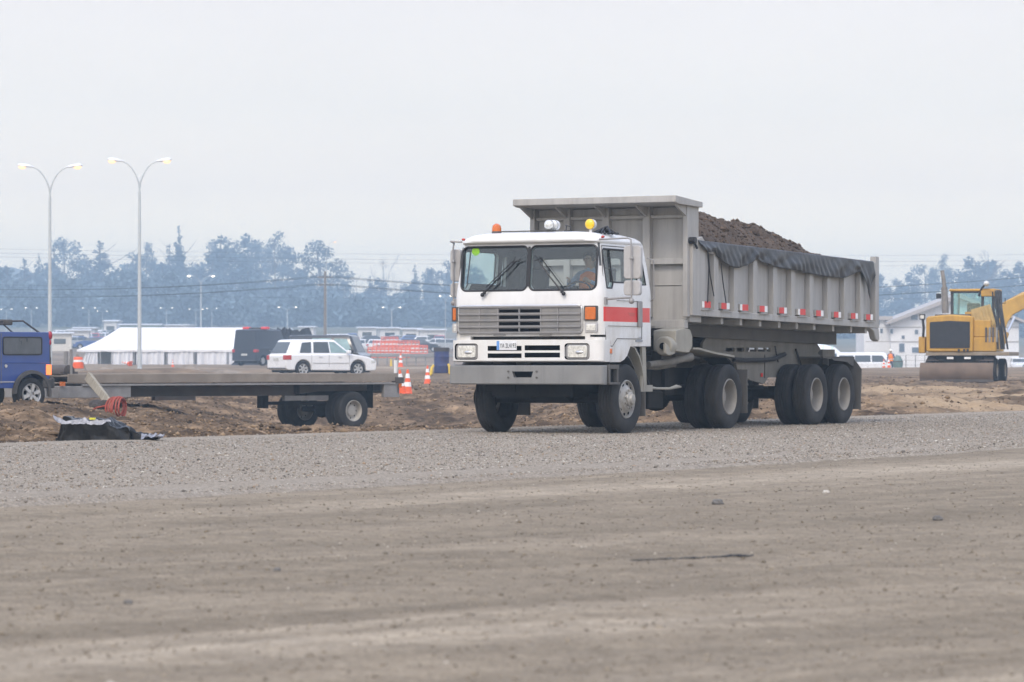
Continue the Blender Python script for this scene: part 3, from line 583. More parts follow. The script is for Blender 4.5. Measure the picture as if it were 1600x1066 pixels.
# glass and seals
for (v0,v1) in PAN:
    g = MB(); g.prism(pane(v0,v1,.004),'x',-.752,-.746,M=SH); o = g.build('windshield', M_glass, truck, sharp=0)
    pts = [tuple(SH @ Vector((-.772,a,b))) for a,b in pane(v0,v1,.006)]; s = MB(); s.tube(pts+[pts[0]],.017,8); s.build('rubber_seal', M_blk, o)
mb = MB(); mb.box(-.790,-.776,1.243,1.277,2.20,2.80,M=SH); mb.build('windshield_pillar', M_blk, truck)
def lean(w): return .02+ (0 if w<2.1 else (w-2.1)*.128)
for side in (0,1):
    def V(v): return v if side==0 else 2.54-v
    dr = MB(); z0 = 2.16
    def wp(poly, off): return [(p[0], V(lean(p[1])+off), p[1]) for p in poly]
    # door outline and glass follow the lean of the cab side
    d = MB(); fr = [(-.665,1.36),(-.665,2.60),(-.63,2.80),(.53,2.80),(.575,2.2),(.60,1.60),(.60,1.42),(-.28,1.42),(-.45,1.30)]
    P3 = wp(fr,-.003); d.tube(P3+[P3[0]],.006,4,m=0)
    do = d.build('door', [M_bedd], truck)
    def slab(poly, t0, t1, name, m, par):
        b = MB(); a = wp(poly,t0); c = wp(poly,t1); n = len(poly); b.add(a+c,[tuple(range(n)),tuple(range(n,2*n))[::-1]]+[(i,(i+1)%n,n+(i+1)%n,n+i) for i in range(n)]); return b.build(name,m,par,sharp=0)
    slab(DW,.016,.022,'window',M_side,do)
    P3 = wp(DW,.004); s = MB(); s.tube(P3+[P3[0]],.014,6); s.tube(wp([(-.38,2.25),(-.38,2.755)],.006),.013,6); s.build('window_seal',M_blk,do)
    slab(QW,.016,.022,'quarter_window',M_glass,truck); P3 = wp(QW,.004); s = MB(); s.tube(P3+[P3[0]],.012,6); s.build('window_seal',M_blk,truck)
    h = MB(); h.box(.44,.575,V(.0)-.012,V(.0)+.012,1.60,1.985); h.build('door_trim',M_grille,do,bevel=.006)
    h = MB(); h.tube([(-.74,V(-.03),1.30),(-.66,V(-.03),1.30)],.0,4) if False else None
    h = MB(); h.box(-.30,.58,V(.012)-.004,V(.012)+.004,1.985,1.991); h.box(-.60,.55,V(.012)-.004,V(.012)+.004,1.605,1.611); h.build('door_crease',M_bedd,do)
    # hand rail at the cab's rear corner
    h = MB(); h.tube([(.86,V(.05),2.66),(.90,V(-.04),2.62),(.93,V(-.04),2.05),(.94,V(.02),2.0)],.012,6); h.build('grab_rail',M_grille,truck)
    for (y0,r_) in ((.30,.0),):
        pass
    # side marker lamps behind the corner
    s = MB(); s.box(-.575,-.52,V(.018)-.014,V(.018)+.014,1.335,1.385); s.build('marker_lamp',M_amber,truck,bevel=.008)
    s = MB(); s.box(-.58,-.48,V(.018)-.02,V(.018)+.02,1.18,1.285,0); s.box(-.565,-.495,V(.018)-.03,V(.018)+.03,1.195,1.27,1); s.build('side_indicator',[M_clear,M_amber],truck,bevel=.008)
    s = MB(); s.ball((-.60,V(.10),2.93),.035,10,sq=(1,.8,.6)); s.build('clearance_lamp',mat('red lamp lens',(.5,.05,.03),.3),truck)
# badge on the cab's lower side
mb = MB(); mb.box(.38,.62,.010,.019,1.375,1.405,0); mb.prism([(.46,1.44),(.58,1.455),(.62,1.44)],'y',.010,.019,0); mb.box(.385,.40,.008,.018,1.385,1.395,0)
mb.build('badge',mat('grey badge',(.25,.27,.30),.5),truck)
mb = MB(); mb.box(.12,.36,.0155,.0192,1.80,1.808,0); mb.box(.14,.34,.0155,.0192,1.775,1.783,0); mb.build('door_lettering',mat('faded door lettering',(.42,.10,.08),.6),truck)
# --- mirrors
def mirror(v0,v1,u0,sgn):
    mm = MB(); mm.prism(rrect(v0,v1,2.30,2.79,.05,3),'x',u0-.05,u0+.03); o = mm.build('mirror',M_mirr,truck,bevel=.012)
    g = MB(); g.prism(rrect(v0+.02,v1-.02,2.32,2.77,.04,3),'x',u0+.031,u0+.036); g.build('mirror_glass',M_chrome,o)
    mm = MB(); mm.prism(rrect(v0+.01,v1,2.055,2.275,.045,3),'x',u0-.05,u0+.03); o2 = mm.build('mirror',M_mirr,truck,bevel=.012)
    g = MB(); g.prism(rrect(v0+.03,v1-.02,2.075,2.255,.04,3),'x',u0+.031,u0+.036); g.build('mirror_glass',M_chrome,o2)
    vm = (v0+v1)/2+.01*sgn; vin = .12 if sgn<0 else 2.42
    a = MB(); a.tube([(-.68,vin,2.89),(-.72,vm-.06*sgn,2.90),(u0-.09,vm-.01*sgn,2.88),(u0-.10,vm,2.80),(u0-.09,vm,2.0),(u0-.09,vm,1.93)],.013,8)
    a.tube([(u0-.09,vm,2.02),(u0-.05,vm-.12*sgn,2.02),(-.67,vin-.10*(-sgn)*-1,1.99)],.016,8); a.ball((u0-.09,vm,2.60),.03,10); a.ball((u0-.09,vm,1.97),.045,10); a.box(-.70,-.64,(.0 if sgn<0 else 2.50),(.04 if sgn<0 else 2.54),1.92,2.03)
    a.build('mirror_arm',M_grille,truck)
mirror(-.55,-.27,-.62,-1); mirror(2.56,2.74,-.42,1)
# --- wipers
for (bx,by,tx,ty) in ((755,461,806,409),(882,459,840,406)):
    b_ = FP(bx,by,-.80); t_ = FP(tx,ty,-.78); w = MB(); P0 = Vector((-.83,*b_)); P1 = Vector((-.775,*t_)); 
    w.tube([P0,P0.lerp(P1,.5)+Vector((-.03,0,0)),P1],[.016,.011,.008],6); w.ball(tuple(P0),.032,10); w.ball(tuple(P0.lerp(P1,.06)),.028,10)
    dv = (P1-P0).normalized(); off = Vector((.02,.05 if tx>bx else -.05,.02)); w.tube([P0.lerp(P1,.18)+off+Vector((-.01,0,0)),P1+off+Vector((.005,0,0))],.008,5); w.tube([P1-dv*.08,P1+dv*.03+Vector((.0,.03,.05))],.007,5); w.tube([P1+Vector((-.01,-.09,.03)),P1+Vector((-.01,.06,-.02))],.009,5)
    w.build('wiper',M_blk,truck)
# inspection sticker
g = MB(); c = FP(741,393,-.74); g.cyl((0,0,0),.065,-.003,.0,'x',24,M=Matrix.Translation((-.752+.107*(c[1]-2.15),c[0],c[1]))); g.build('sticker',mat('green sticker',(.25,.55,.02),.6),truck)
# --- grille
mb = MB(); fr = rrect(.345,2.415,1.495,1.915,.07,5); pts = [(-.80,a,b) for a,b in fr]; mb.tube(pts+[pts[0]],.016,8,m=1)
mb.prism(rrect(.35,2.41,1.50,1.91,.06,5),'x',-.815,-.785,0)
rowz = [1.835,1.74,1.645,1.55]
xb = [.35,.735,1.02,1.38,1.735,2.05,2.41]; 
for z in rowz:
    for j in range(6):
        a0, a1 = sorted((xb[j],xb[j+1])); mb.box(-.818,-.812,a0+.014,a1-.014,z-.024,z+.024,3 if j in (2,3) else 2)
for z in [1.895]+[z-.0475 for z in rowz[:-1]]+[1.51]: mb.prism([(-.812,z-.019),(-.84,z-.010),(-.842,z+.010),(-.812,z+.018)],'y',.36,2.40,0)
for v in xb[1:-1]: mb.box(-.83,-.81,v-.008,v+.008,1.52,1.90,0)
mb.build('grille',[M_grille,M_chrome,mat('grille mesh',(.19,.19,.19),.7,var=.1,dirt=DUST,damt=.3),M_holeshade],truck)
# rusty radiator glimpsed in the gap
MB().box(-.70,-.66,.30,2.22,1.39,1.47).build('radiator',mat('rusty radiator',(.10,.06,.035),.9,var=.5,vs=14),truck)
for v in (.95,1.72): MB().box(-.815,-.785,v-.10,v+.10,1.468,1.486).build('grille_catch',M_grille,truck,bevel=.004)
# front corner lamps
for (v0,v1) in ((.095,.31),(2.435,2.53)):
    mb = MB(); mb.prism(rrect(v0,v1,1.68,1.905,.015,2),'x',-.812,-.72,0); o = mb.build('indicator',M_blkp,truck); g = MB(); g.prism(rrect(v0+.022,v1-.022,1.70,1.885,.02,3),'x',-.822,-.80,0); g.build('lens',M_amber,o,bevel=.006)
    mb = MB(); mb.prism(rrect(v0,v1-.01,1.515,1.655,.015,2),'x',-.808,-.72,0); o = mb.build('parking_lamp',M_mirr,truck); g = MB(); g.prism(rrect(v0+.02,v1-.035,1.535,1.635,.02,3),'x',-.818,-.80,0); g.build('lens',M_clear,o,bevel=.006)
# --- lower white panel with slots and headlights
mb = MB(); mb.loft([ring(1.075,-.80,-.50,.0,2.54,.10),ring(1.09,-.825,-.46,.0,2.54,.10),ring(1.40,-.825,-.46,.0,2.54,.10)])
pan = mb.build('front_panel',[M_wht,M_holeshade],truck); sl = []
for (x0,x1,ya,yb) in ((763,814,542,547),(820.7,874,541,546.3),(763,814,553.6,558.3),(820.7,874,552.5,557.5)):
    v1,wa = FP(x0,ya,-.825); v0,wb = FP(x1,yb,-.825); c_ = MB(); c_.box(-.9,-.72,v0-.01,v1+.01,wb-.012,wa+.012); sl.append(c_)
for (v0,v1) in ((.21,.625),(2.075,2.475)): c_ = MB(); c_.prism(rrect(v0,v1,1.105,1.35,.05,4),'x',-.9,-.76); sl.append(c_)
cut(pan,sl)
for p in pan.data.polygons:
    if -.80 < p.center.x < -.70 and .15 < p.center.y < 2.5 and 1.1 < p.center.z < 1.39: p.material_index = 1  # slot and lamp pocket faces blackened in place of shade
for (v0,v1) in ((.225,.61),(2.09,2.46)):
    mb = MB(); mb.prism(rrect(v0,v1,1.115,1.34,.045,4),'x',-.80,-.76,0); o = mb.build('headlight',M_grille,truck,bevel=.004)
    g = MB(); g.prism(rrect(v0+.03,v1-.03,1.135,1.32,.035,4),'x',-.816,-.798,0); g.build('lens',M_clear,o,bevel=.008); g = MB(); g.ball((-.812,(v0+v1)/2-.03,1.215),.055,12,sq=(.35,1.3,.5)); g.build('bulb_reflector',M_chrome,o)
# plate
p0 = FP(776,533,-.84); p1 = FP(807,547,-.84)
mb = MB(); mb.box(-.838,-.832,p1[0],p0[0],p1[1],p0[1],0); mb.box(-.841,-.838,p0[0]-.045,p0[0],p1[1],p0[1],1); pl_ = mb.build('licence_plate',[mat('plate white',(.70,.72,.75),.5),mat('plate blue',(.12,.28,.62),.5)],truck)
def lettering(txt, size, mtx, m, parent, name='lettering', ext=.001):
    cu = bpy.data.curves.new('t','FONT'); cu.body = txt; cu.size = size; cu.extrude = ext; cu.align_x = 'CENTER'; cu.align_y = 'CENTER'; to = bpy.data.objects.new('t',cu); C.objects.link(to)
    bpy.context.view_layer.update(); me = bpy.data.meshes.new_from_object(to.evaluated_get(bpy.context.evaluated_depsgraph_get())); bpy.data.objects.remove(to)
    me.transform(mtx); me.materials.clear(); me.materials.append(m); o = bpy.data.objects.new(name,me); C.objects.link(o)
    if parent: o.parent = parent
    return o
MF = lambda u,v,w,sx=1: Matrix(((0,0,-1,u),(-sx,0,0,v),(0,1,0,w),(0,0,0,1)))
lettering('YA 2L4193',.098,MF(-.8415,(p0[0]+p1[0])/2-.025,(p0[1]+p1[1])/2-.005,.62),mat('plate ink',(.06,.07,.08),.6),pl_)
# --- bumper
mb = MB(); mb.loft([ring(.735,-.84,-.66,-.01,2.55,.05),ring(.75,-.86,-.66,-.02,2.56,.06),ring(1.01,-.86,-.66,-.02,2.56,.06),ring(1.02,-.85,-.66,-.01,2.55,.05)])
bum = mb.build('bumper',[M_steelb,M_holeshade],truck)
v1,wa = FP(800,580.5,-.86); v0,wb = FP(833,590,-.86); c_ = MB(); c_.prism([(v0+.03,wb),(v1-.03,wb),(v1,wa),(v0,wa)],'x',-.95,-.62)
c2 = MB(); c2.box(-.78,-.2,.06,2.48,.6,1.2); cut(bum,[c_,c2])
mb = MB(); mb.box(-.775,-.76,v0-.05,v1+.05,wb-.05,wa+.05,0)
for a in (v0-.06,v1+.06):
    for b in (wb,wa): mb.cyl((0,a,b),.014,-.875,-.858,'x',8,1)
mb.build('tow_recess',[M_holeshade,M_bedd],truck)
for y0,y1 in ((-.03,.14),(2.40,2.57)):
    mb = MB(); mb.box(-.655,-.30,y0,y1,.965,1.03); mb.box(-.655,-.28,y0-.01,y1,.735,.77); mb.box(-.655,-.60,y0,y1,.77,.965); mb.box(-.36,-.30,y0+.01,y1,.77,.965); mb.box(-.60,-.36,y0+.07,y1,.77,.965,1); mb.build('cab_step',[M_bedd,M_under],truck,bevel=.006)
# --- roof items
def beacon(x,y,u,kind):
    v,w = FP(x,y,u); w0 = 2.99
    if kind=='amber':
        mb = MB(); mb.cyl((u,v,w0),.075,0,.06,'z',20,0); mb.lathe([(.07,.05),(.072,.10),(.06,.15),(.03,.175),(.001,.18)],(u,v,w0),'z',20,1); mb.build('beacon',[M_blkp,M_amber],truck)
    else:
        tip = mat('yellow lamp lens',(.85,.55,.02),.3,coat=.5) if kind=='yellow' else M_clear
        mb = MB(); mb.tube([(u+.02,v,w0),(u+.02,v,w0+.08)],.02,8,0); mb.lathe([(.001,.16),(.04,.15),(.075,.08),(.082,0),(.082,-.01)],(u,v,w0+.14),'x',20,0,cap=False); mb.ball((u-.01,v,w0+.14),.078,16,1,sq=(.5,1,1)); mb.build('spot_lamp',[M_wht,tip],truck)
beacon(776,360,-.45,'amber'); beacon(858,353,-.45,'white'); beacon(865,352,-.38,'white'); beacon(922,354,-.42,'yellow')
mb = MB(); v,_ = FP(888,354,-.4); mb.box(-.44,-.36,v-.05,v+.05,3.02,3.05); mb.tube([(-.4,v-.04,3.03),(-.42,v-.05,3.10),(-.4,v+.04,3.12)],.012,6); mb.tube([(-.4,v+.04,3.03),(-.38,v+.04,3.12)],.012,6); mb.build('antenna_mount',M_blkp,truck)
mb = MB(); v,_ = FP(945,354,-.2); 
for k in range(9): a = k*.7; mb.tube([(-.2+.16*math.cos(a),v+.22*math.sin(a),2.99),(-.2,v+.05*math.cos(a*2),3.07+.03*math.sin(a)),(-.2+.16*math.cos(a+2.5),v+.22*math.sin(a+2.5),2.99)],.016,5)
mb.build('cable_bundle',M_blk,truck)
mb = MB(); mb.box(-.50,-.44,.95,1.85,3.035,3.05); mb.build('roof_bar',M_blkp,truck)
# --- interior
mb = MB(); mb.box(-.70,.85,.10,2.44,1.40,1.46,0); mb.prism([(-.66,1.45),(-.66,2.12),(-.50,2.16),(-.40,2.02),(-.42,1.45)],'y',.12,2.42,0); mb.build('dashboard',M_int,truck)
for v in (.72,1.85):
    mb = MB(); mb.box(.05,.52,v-.25,v+.25,1.75,1.90); mb.prism([(.45,1.85),(.60,2.50),(.72,2.50),(.60,1.85)],'y',v-.24,v+.24); mb.prism([(.58,2.50),(.60,2.68),(.68,2.68),(.70,2.50)],'y',v-.13,v+.13); mb.box(.15,.45,v-.15,v+.15,1.46,1.76); mb.build('seat',M_seat,truck,bevel=.03)
mb = MB(); pts = [(-.22+.10*math.sin(a),.72+.23*math.cos(a),2.12+.20*math.sin(a)*.8) for a in [k*math.pi/10 for k in range(21)]]; mb.tube(pts,.015,6); mb.tube([(-.22,.5,2.12),(-.22,.94,2.12)],.014,5); mb.tube([(-.22,.72,2.12),(-.42,.72,1.95)],.025,6); mb.build('steering_wheel',M_blkp,truck)
# --- chassis
mb = MB()
for v in (.80,1.66): mb.box(-.55,5.1,v,v+.08,.72,.98,0)
mb.box(-.60,.75,.60,1.95,.55,1.02,0); mb.prism([(-.5,.60),(-.1,.46),(.5,.46),(.8,.60)],'y',.85,1.45,0); mb.box(-.62,-.5,1.55,2.05,.62,.75,0)
mb.cyl((0,0,.525),.075,.30,2.30,'y',12,0); mb.cyl((0,0,.525),.16,.05,.3,'y',16,0); mb.cyl((0,0,.525),.16,2.24,2.5,'y',16,0)
for u in (3.9,7.8,9.1): mb.cyl((u,0,.525),.085,.3,2.3,'y',12,0); mb.ball((u,1.28,.50),.24,14,0,sq=(1,1,.95) if u<5 else (.6,.5,.5)); mb.box(u-.5,u+.5,.72,.80,.55,.66,0); mb.box(u-.5,u+.5,1.75,1.83,.55,.66,0)
mb.tube([(.8,1.3,.62),(3.8,1.3,.52)],.06,8,0)
for k,(u,v) in enumerate(((1.15,.35),(1.6,.4),(2.1,.45),(2.5,.4))): mb.box(u-.2,u+.18,v,v+.5,.50+.05*(k%2),1.12+.06*(k%3),0)
mb.box(1.0,3.1,1.2,2.3,.62,1.1,0)
mb.build('chassis',M_under,truck)
mb = MB(); mb.box(1.02,1.60,.10,.75,.22+.13,.62); mb.build('battery_box',M_under,truck,bevel=.03)
# trailer frame: deep side plates
UW = lambda pts,v: [SP(x,y,v) for x,y in pts]
pf = UW([(1098,536),(1104,527),(1150,529),(1276,536),(1282,545),(1278,552),(1283,560),(1276,572),(1300,576),(1300,590),(1200,590),(1194,600),(1172,594),(1152,578),(1150,567),(1098,566)],.62)
mb = MB(); mb.prism(pf,'y',.62,.66); fo = mb.build('trailer_frame',[M_frame],truck); sl = []
for (x0,x1) in ((1134,1148),(1151,1163),(1166,1182),(1184.5,1196),(1198,1204)):
    a = SP(x0,543.5,.62); b = SP(x1,549.5,.62); c_ = MB(); c_.box(a[0],b[0],.5,.9,b[1],a[1]); sl.append(c_)
cut(fo,sl)
mb = MB(); mb.prism([(p[0],p[1]) for p in pf],'y',1.98,2.02); mb.box(3.3,10.2,.66,1.98,1.12,1.20); mb.box(9.6,10.2,.62,2.02,1.0,1.3)
a = SP(1150,567,.60); b = SP(1213,567,.60); mb.build('trailer_frame',M_frame,truck)
mb = MB(); 
for y_,off in ((560,0),(562,.02),(563.5,0)): 
    P = [SP(1146,y_,.57),SP(1165,y_+1.5,.57),SP(1195,y_+1,.57),SP(1210,y_-1,.57),SP(1218,y_-5,.57),SP(1226,y_-8,.57)]; mb.tube([(p[0],.57-off,p[1]) for p in P],.022,6)
P = [SP(1243.5,546,.58),SP(1252,572,.58)]; mb.tube([(p[0],.58,p[1]) for p in P],.02,6)
P = [SP(1211,541,.58),SP(1214,558,.58),SP(1216,566,.58)]; mb.tube([(p[0],.58,p[1]) for p in P],.012,5)
mb.build('air_hose',M_blk,truck)
p = SP(1190,586,.61); MB().box(p[0]-.03,p[0]+.05,.605,.612,p[1]-.03,p[1]+.03).build('frame_reflector',M_red,truck)
MB().box(6.9,6.915,.606,.616,.8,1.2).build('frame_seam',M_bedd,truck)
# fenders and flaps
def curve_plate(pts, v0, v1, t, m, name, jag=0):
    mb = MB(); n = len(pts); rr = random.Random(5)
    A = [(p[0],v0-(rr.uniform(-jag,jag)),p[1]) for p in pts]; B = [(p[0],v1,p[1]) for p in pts]
    A2 = [(p[0],a[1],p[1]-t) for p,a in zip(pts,A)]; B2 = [(p[0],v1,p[1]-t) for p in pts]
    return MB().loft([[A[i],B[i],B2[i],A2[i]] for i in range(n)]).build(name,m,truck)
for vv in ((-.02,.60),(1.94,2.55)):
    curve_plate([(2.55,1.30),(2.75,1.30),(3.1,1.26),(3.4,1.23),(3.8,1.205),(4.15,1.18),(4.3,1.165)],vv[0]+.05,vv[1],.03,M_beige,'fender',.035)
    curve_plate([(4.25,1.17),(4.45,1.10),(4.62,.98),(4.70,.80)],vv[0]+.22,vv[1],.03,M_under,'fender')
    mb = MB(); mb.box(4.72,4.745,vv[0]+.04,vv[1],.24,.95); mb.build('mud_flap',M_bedd,truck)
    mb = MB(); mb.box(8.35,9.85,vv[0]+.14,vv[1],1.145,1.17); mb.prism([(8.7,1.165),(9.87,1.165),(9.87,.98),(9.5,1.08),(8.9,1.10)],'y',vv[0]+.14,vv[0]+.16); mb.build('fender',M_bedd,truck)
    mb = MB(); mb.prism([(vv[0]+.02,.24),(vv[1],.22),(vv[1],1.13),(vv[0]+.14,1.13),(vv[0]+.0,.95)],'x',9.84,9.87); mb.build('mud_flap',M_bedd,truck)
    # front mudguard behind the steer wheel
    pts = [(.30+.52*math.cos(R(a))-.10, .60+.72*math.sin(R(a))) for a in (92,70,50,32,16,2)]
    mb = MB(); mb.loft([[(p[0],vv[0]+.05,p[1]),(p[0],vv[1]-.1,p[1]),(p[0]+.03,vv[1]-.1,p[1]+.01),(p[0]+.03,vv[0]+.05,p[1]+.01)] for p in pts])
    mb.build('mudguard',M_beige,truck)
    mb = MB(); mb.prism([(.66,1.30),(.80,1.30),(.84,.62),(.62,.62),(.70,.95)],'y',vv[0]+.06,vv[0]+.10); mb.build('mudguard_bracket',M_beige,truck)
    mb = MB(); mb.box(.70,.73,vv[0]+.03,vv[1]-.1,.25,.62); mb.build('mud_flap',M_bedd,truck)
    pts = [(-.02+.60*math.cos(R(a)), .55+.66*math.sin(R(a))) for a in range(20,161,20)]
    mb = MB(); mb.loft([[(p[0],vv[0]+.09,p[1]),(p[0],vv[1],p[1]),(p[0],vv[1],p[1]+.02),(p[0],vv[0]+.09,p[1]+.02)] for p in pts]); mb.build('wheel_arch_liner',M_blkp,truck)
# air filter and pipes behind the cab
mb = MB(); a = SP(1044,541,.12); mb.lathe([(.001,-.02),(.045,-.02),(.05,.0),(.135,.0),(.15,.02),(.15,.20)],(1.62,.12,a[1]),'x',24,0); mb.cyl((1.60,.12,a[1]),.055,-.01,.012,'x',16,1)
b = SP(1052,527,.02); c = SP(1082,559,.02)
mb.prism([(1.78,1.24),(1.78,1.56),(2.12,1.60),(2.34,1.58),(2.43,1.47),(2.43,1.32),(2.30,1.22),(2.12,1.22)],'y',-.02,.36,0); mb.build('air_filter',[M_beige,M_holeshade],truck,bevel=.03)
mb = MB(); mb.prism([(1.46,1.36),(1.46,1.20),(1.58,1.17),(1.80,1.20),(1.80,1.25),(1.60,1.30)],'y',.0,.05); mb.build('filter_bracket',M_beige,truck,bevel=.01)
mb = MB(); mb.tube([(1.35,.25,1.03),(1.9,.2,1.06),(2.45,.12,1.13),(2.62,.1,1.15)],[.05,.055,.055,.07],12); mb.tube([(1.4,.35,1.0),(2.0,.4,.98),(2.7,.42,1.02)],.035,8); mb.build('exhaust_pipe',M_frame,truck)
mb = MB(); mb.tube([(.95,.10,.69),(1.25,.06,.665),(1.7,.05,.66),(1.95,.05,.69),(2.15,.06,.685)],[.03,.018,.02,.03,.015],8); mb.box(.80,1.05,.04,.2,.62,.72); mb.build('step_bracket',M_beige,truck)
for P_,r_,m_ in (([(1.15,.3,1.25),(1.25,.28,.95),(1.4,.25,.7)],.02,M_blk),([(2.0,.8,1.7),(2.4,.7,1.5),(2.75,.5,1.28)],.015,M_blk),([(2.2,.5,1.2),(2.6,.45,1.32),(2.9,.6,1.4)],.02,M_frame)): MB().tube(P_,r_,6).build('hydraulic_hose',m_,truck)
MB().prism([(2.75,1.16),(3.0,1.5),(3.5,1.5),(3.5,1.16)],'y',.70,.76).build('coupling_plate',M_bedd,truck)
# --- wheels
def tyre_prof(w=.285, R_=.525):
    g = [(.292,.035),(.30,.02),(.335,.008),(.40,.0),(.455,.004),(.492,.014),(.513,.030),(.522,.045)]
    r_ = []
    for k in range(4):
        t = .045+ (w-.09)*(k+.5)/4; r_ += [(R_,t-.017),(R_-.002,t-.0065-.002) if False else (R_,t-.010),(R_-.013,t-.008),(R_-.013,t+.001),(R_,t+.003)]
    h = [(a,w-b) for a,b in g[::-1]]
    return g+r_+h
def make_wheel(kind):
    mb = MB()
    if kind=='steer':
        mb.lathe([(.30,.045),(.288,.03),(.288,.018),(.275,.014),(.268,.03),(.262,.055),(.235,.052),(.19,.028),(.175,.005),(.150,-.004),(.118,-.012),(.112,-.045),(.085,-.055),(.075,-.085),(.04,-.095),(.001,-.096)],n=40)
        for k in range(10):
            a = 2*math.pi*k/10; mb.lathe([(.028,.0),(.026,-.004),(.001,-.0045)],(.226*math.cos(a),.044,.226*math.sin(a)),'y',12,1); a += .31; mb.cyl((.137*math.cos(a)*1.0,-.006,.137*math.sin(a)),.017,-.028,.0,'y',6,0)
        mts = [M_frimt,M_holeshade]
    else:
        mb.lathe([(.30,.045),(.290,.03),(.290,.016),(.277,.012),(.268,.03),(.262,.06),(.255,.125),(.245,.20),(.21,.215),(.165,.218),(.15,.205),(.14,.16),(.125,.14),(.10,.135),(.001,.133)],n=40)
        for k in range(8):
            a = 2*math.pi*k/8; mb.lathe([(.022,0),(.001,-.003)],(.212*math.cos(a),.213,.212*math.sin(a)),'y',10,1); a += .39; mb.cyl((.185*math.cos(a),.218,.185*math.sin(a)),.014,-.035,0,'y',6,0)
        mts = [M_rim,M_holeshade]
    w = mb.build('wheel',mts); t = MB(); t.lathe(tyre_prof(),n=64); ty = t.build('tyre',M_tyre,w,sharp=28)
    return w
def put_wheel(w, u, v, flip, first):
    o = w if first else dup(w,(0,0,0)); o.parent = truck; o.location = (u,v,.525-.012); o.rotation_euler = (0,random.uniform(0,1),R(180) if flip else 0); return o
ws_ = make_wheel('steer'); put_wheel(ws_,.08,.0,False,True); o = put_wheel(ws_,.08,2.36,True,False)
wd = make_wheel('dual'); first = True
for u in (4.0,7.8,9.1):
    put_wheel(wd,u,.0,False,first); first = False; put_wheel(wd,u,.335+.285,True,False); put_wheel(wd,u,2.54,True,False); put_wheel(wd,u,2.54-.62,False,False)
# --- dump bed (sinks a little towards its tail)
BS = Matrix(((1,0,0,0),(0,1,0,0),(-.0145,0,1,.0145*2.25),(0,0,0,1)))
mb = MB(); A = dict(M=BS)
mb.box(2.30,10.5,.0,2.6,1.83,1.90,0,**A); mb.box(2.75,10.50,-.0,.03,1.84,2.93,0,**A); mb.box(2.75,10.50,2.57,2.60,1.84,2.93,0,**A); mb.box(2.28,2.34,.0,2.6,1.72,3.50,0,**A)
for v0,v1 in ((-.10,.0),(2.60,2.70)):
    mb.box(2.752,10.52,v0,v1,1.80,1.905,0,**A); mb.box(2.752,10.52,v0-.0,v1,2.80,2.97,0,**A)
    mb.prism([(2.25,1.80),(2.75,1.80),(2.75,2.97),(2.62,3.05),(2.25,2.96)],'y',v0-.002 if v0<0 else v0+.002,v1+.03 if v0<0 else v1-.03+.034,0,**A)
    mb.prism([(2.26,2.9),(2.60,2.9),(2.60,3.45),(2.62,3.54),(2.26,3.56)],'y',v0+.05,v1-.0 if v0<0 else v1-.05,0,**A)
    mb.box(10.34,10.52,v0-.003,v1+.003,1.80,3.08,0,**A)
bed = mb.build('dump_bed',[M_bed],truck,bevel=.008)
mb = MB()   # headboard posts and rails
for (x0,x1) in ((828,835),(880,890),(940,951),(1004,1015),(1067,1074)):
    v1,_ = FP(x0,350,2.15); v0,_ = FP(x1,350,2.15); mb.box(2.15,2.28,v0,v1,1.78,3.52)
    vm = (v0+v1)/2; mb.prism([(2.15,3.35),(1.72,3.52),(2.15,3.52)],'y',vm-.02,vm+.02)
for (ya,yb) in ((336,341),(404,413)):
    w0 = FP(1040,yb,2.20)[1]; w1 = FP(1040,ya,2.20)[1]; mb.box(2.19,2.28,-.0,2.6,w0,w1)
w0 = FP(1040,445.5,2.26)[1]; mb.box(2.262,2.281,.1,2.5,w0-.005,w0+.005)
mb.prism([(1.58,3.545),(1.58,3.645),(2.34,3.60),(2.62,3.585),(2.62,3.50),(1.70,3.52)],'y',-.11,2.71)
mb.prism([(2.36,1.60),(2.36,1.72),(2.30,1.72),(2.16,1.64),(2.16,1.60)],'y',.5,2.1); mb.box(2.16,2.30,0,2.6,1.60,1.73)
mb.build('headboard',M_bed,truck,bevel=.008)
mb = MB(); p = SP(1078,376,-.06); mb.cyl((p[0],-.05,p[1]),.055,-.11,.0,'y',14); mb.tube([(p[0],-.12,p[1]),(p[0]+.1,-.14,p[1]-.12)],.02,6); mb.build('tarp_roller',M_blk,truck)
XR = [1119,1150,1180,1211,1239,1268,1295.5,1321.5,1346.5]   # outer rib faces
rib0 = None
for s in (0,1):
    for i,x in enumerate(XR):
        u,_ = SP(x,430,-.09); mb = MB(); v0,v1 = ((-.095,.0) if s==0 else (2.6,2.695)); mb.prism([(u-.085,v0),(u+.085,v0),(u+.085,v1),(u-.085,v1)],'z',1.90,2.82,0,**A)
        mb.build('rib',M_bed,bed,bevel=.006)
for i,x in enumerate([1103.5,1133.5,1162.5,1193,1223.5,1252.5,1281,1308.5,1335,1358.5]):
    u,w = SP(x,477+.078*(x-1103.5),-.103); L_ = .30 if i not in (9,) else .26; L_ = .17; r0 = (u-.09,u+.16) if i in (0,2,5) else (u-.17,u+.03); w0 = (u-.17,u-.09) if i in (0,2,5) else (u+.03,u+.15)
    bw = 1.985-.0145*(u-2.25); o = MB().box(*r0,-.112,-.106,bw-.05,bw+.05).build('reflector',M_red,bed); MB().box(*w0,-.112,-.106,bw-.05,bw+.05).build('reflector',M_rw,bed)
    MB().box(u-.20,u+.24,-.13,-.10,bw-.085,bw-.077).build('reflector_ledge',M_rw if i<9 else M_bed,bed) if False else MB().box(u-.2,u+.24,-.125,.0,bw-.088,bw-.078).build('ledge',M_bed,bed)
    MB().box(u-.17,u+.15,-.105,-.0,bw-.05,bw+.05).build('reflector_plate',M_bed,bed)
